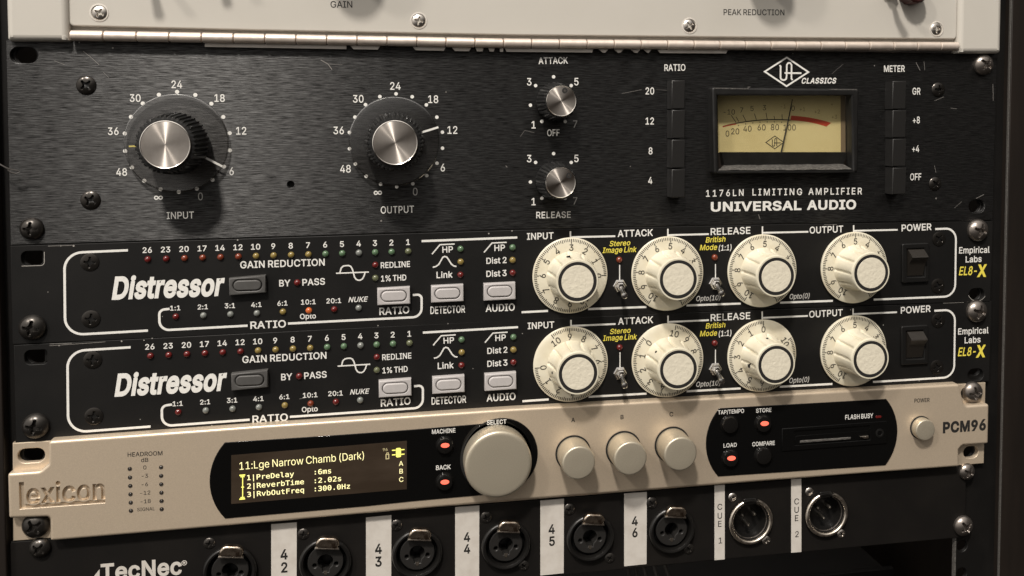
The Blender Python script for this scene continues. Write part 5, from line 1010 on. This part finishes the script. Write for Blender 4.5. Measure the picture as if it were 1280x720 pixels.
# the notch round its bottom right screw
part('front_panel', MB().sheet(outl, 0, 3, holes=holes, b=.4), M['black2'], pp)
ink = MB()
ink.text('TecNec', (126, 726.5), (227.5, 718), 22.5, bold=26, sp=-4)
ink.flat([UL([(112, 727), (124.5, 711.5), (124.5, 727)])], -.06)
ink.ctext('®', (230.3, 704.6), 8.4, bold=4)
part('wordmark', ink, M['strip'], pp)
jl = None
for i, c in enumerate(CJ):
    X, Z = U(*c)
    j = part('combo_jack', MB().lathe((X, Z), [(RJ*1.0, 0), (RJ*1.02, -1.6), (RJ*.98, -2.6), (RJ*.93, -2.9), (RJ*.86, -2.7), (RJ*.82, -1.6), (RJ*.82, 9), (0, 9)], 64), M['jack'], pp, (X, 0, Z))
    th = rad(random.uniform(-4, 4))
    key = [(X+RJ*.30*math.cos(rad(a)), Z+RJ*.30*math.sin(rad(a))) for a in range(-60, 241, 20)]
    key += [(X-RJ*.12, Z-RJ*.42), (X+RJ*.12, Z-RJ*.42)]
    pins = [circle((X+dx*RJ, Z+dz*RJ), RJ*.085, 14) for dx, dz in ((-.42, -.12), (.42, -.12))]
    part('jack_insert', MB().sheet(circle((X, Z), RJ*.70, 48), -1.2, 7, holes=[key]+pins, b=.45), M['insert'], j)
    part('insert_rim', MB().lathe((X, Z), [(RJ*.71, 2), (RJ*.75, 1.0), (RJ*.82, 2)], 48), M['rib'], j)
    part('ground_contact', MB().sheet([(X-.9, Z-RJ*.36), (X+.9, Z-RJ*.36), (X+.6, Z-RJ*.52), (X-.6, Z-RJ*.52)], -1.35, -1.0, b=.12, seg=2), M['nickel'], j)
    a = rad(-7); R2 = lambda x, z: (X+x*math.cos(a)-z*math.sin(a), Z+x*math.sin(a)+z*math.cos(a))
    hw = RJ*.42
    lt = rounded([R2(-hw*.95, RJ*.68), R2(hw*.95, RJ*.68), R2(hw*1.12, RJ*.90), R2(hw*.75, RJ*1.12), R2(-hw*.75, RJ*1.12), R2(-hw*1.12, RJ*.90)], [1.2, 1.2, 2.4, 3, 3, 2.4], 6)
    la = part('release_latch', MB().sheet(lt, -5.2, -2.6, b=1.0, seg=4), M['latch'], j)
    part('latch_foot', MB().sheet([R2(-hw*1.15, RJ*.63), R2(hw*1.15, RJ*.63), R2(hw*1.1, RJ*.70), R2(-hw*1.1, RJ*.70)], -4.6, -2.6, b=.25, seg=2), M['nickel'], la)
for c in ((261.5, 680), (379, 668.5), (495.8, 657.5), (608, 647.5), (712, 637.5), (815, 629.5)): screw(pp, c, 7.2, 'screw_rack', 'low', 0)
for c in ((655, 708), (762.5, 698.3), (861.5, 687)): screw(pp, c, 6.4, 'screw_rack', 'low', 0)
for i, c in enumerate(CX):
    X, Z = U(*c); R0 = 10.9
    pts = [(X+R0*math.sin(rad(a)), -1.6, Z+R0*math.cos(rad(a))) for a in range(19, 342, 6)]
    xj = part('pin_connector', MB().tube(pts, 1.05, 14), M['nickel'], pp, (X, 0, Z))
    part('connector_shell', MB().lathe((X, Z), [(R0, -.4), (R0*.97, -1.2), (R0*.90, -1.0), (R0*.86, .5), (R0*.86, 7), (0, 7)], 56), M['jack'], xj)
    part('inner_lip', MB().tube([(X+R0*.85*math.sin(rad(a)), -.2, Z+R0*.85*math.cos(rad(a))) for a in range(24, 337, 6)], .34, 8), M['screw_bright'], xj)
    part('keyway', MB().sheet(rounded([(X-R0*.34, Z+R0*.78), (X+R0*.34, Z+R0*.78), (X+R0*.30, Z+R0*1.06), (X-R0*.30, Z+R0*1.06)], .8), -.5, .4, b=.3), M['jack'], xj)
    for dx, dz in ((-3.4, 2.2), (3.4, 2.2), (0, -3.4)): part('contact_pin', MB().tube([(X+dx, 9, Z+dz), (X+dx, 1.6, Z+dz), (X+dx, .8, Z+dz)], [.95, .95, .4], 12), mat('dull_pin_metal', (.5, .46, .4), .3, 1) if i == 0 and dx < 0 else bpy.data.materials['dull_pin_metal'], xj)
for c, r in (((916.2, 622.2), 5.3), ((958.2, 676), 5.3), ((1012.2, 615.3), 5.1), ((1052.2, 667.8), 5.1)): screw(pp, c, r, 'screw_steel', 'low', 0)
strips = [((339, 371, 655.5, 653), 760, '42', (355, 693), (355.3, 709.3), 13.4), ((457.5, 489.3, 647, 644), 745, '43', (473, 686), (473, 702), 13), ((569, 599.2, 634, 632), 735, '44', (583.7, 671.3), (583.8, 686.2), 12), ((675.5, 705, 626, 623.5), 719.5, '45', (689.6, 661.4), (690, 676.4), 12), ((780.3, 808.6, 617, 615), 708, '46', (793.5, 651.3), (793.7, 665.7), 11.6)]
for (u0, u1, v0, v0b), vb, tx, c1, c2, ch_ in strips:
    s = part('label_strip', MB().sheet(UL([(u0, v0), (u1, v0b), (u1-.3, vb-(u1-u0)*.1), (u0, vb)], -.35), -.35, -.02, b=.06, seg=2), M['strip'], pp)
    t = MB(); t.ctext(tx[0], c1, ch_, -.42, bold=22, wf=.86); t.ctext(tx[1], c2, ch_, -.42, bold=22, wf=.86); part('strip_lettering', t, M['dark_ink'], s)
for (u0, u1, v0), vb, n, cs_ in (((893.3, 906, 607), 700.3, '1', ((899.8, 633.5), (899.8, 644.6), (899.8, 654.8), (900.5, 675.6))), ((989.2, 1001.8, 599.3), 691, '2', ((995.8, 626.8), (995.8, 637.3), (995.8, 647.6), (996.2, 667.8)))):
    s = part('label_strip', MB().sheet(UL([(u0, v0), (u1, v0-1), (u1, vb-1), (u0, vb)], -.35), -.35, -.02, b=.06, seg=2), M['strip'], pp)
    t = MB()
    for ch_, c in zip('CUE'+n, cs_): t.ctext(ch_, c, 7.2, -.42, bold=4, wf=.98)
    part('strip_lettering', t, M['dark_ink'], s)
for c, r, m_, st in (((48, 687), 13, 'screw_rack', 'rack'), ((1211.3, 591), 9.8, 'screw_bright', 'rack'), ((1207.5, 659.5), 11.8, 'screw_bright', 'rack')): screw(pp, c, r, m_, st, -.3, name='rack_screw')
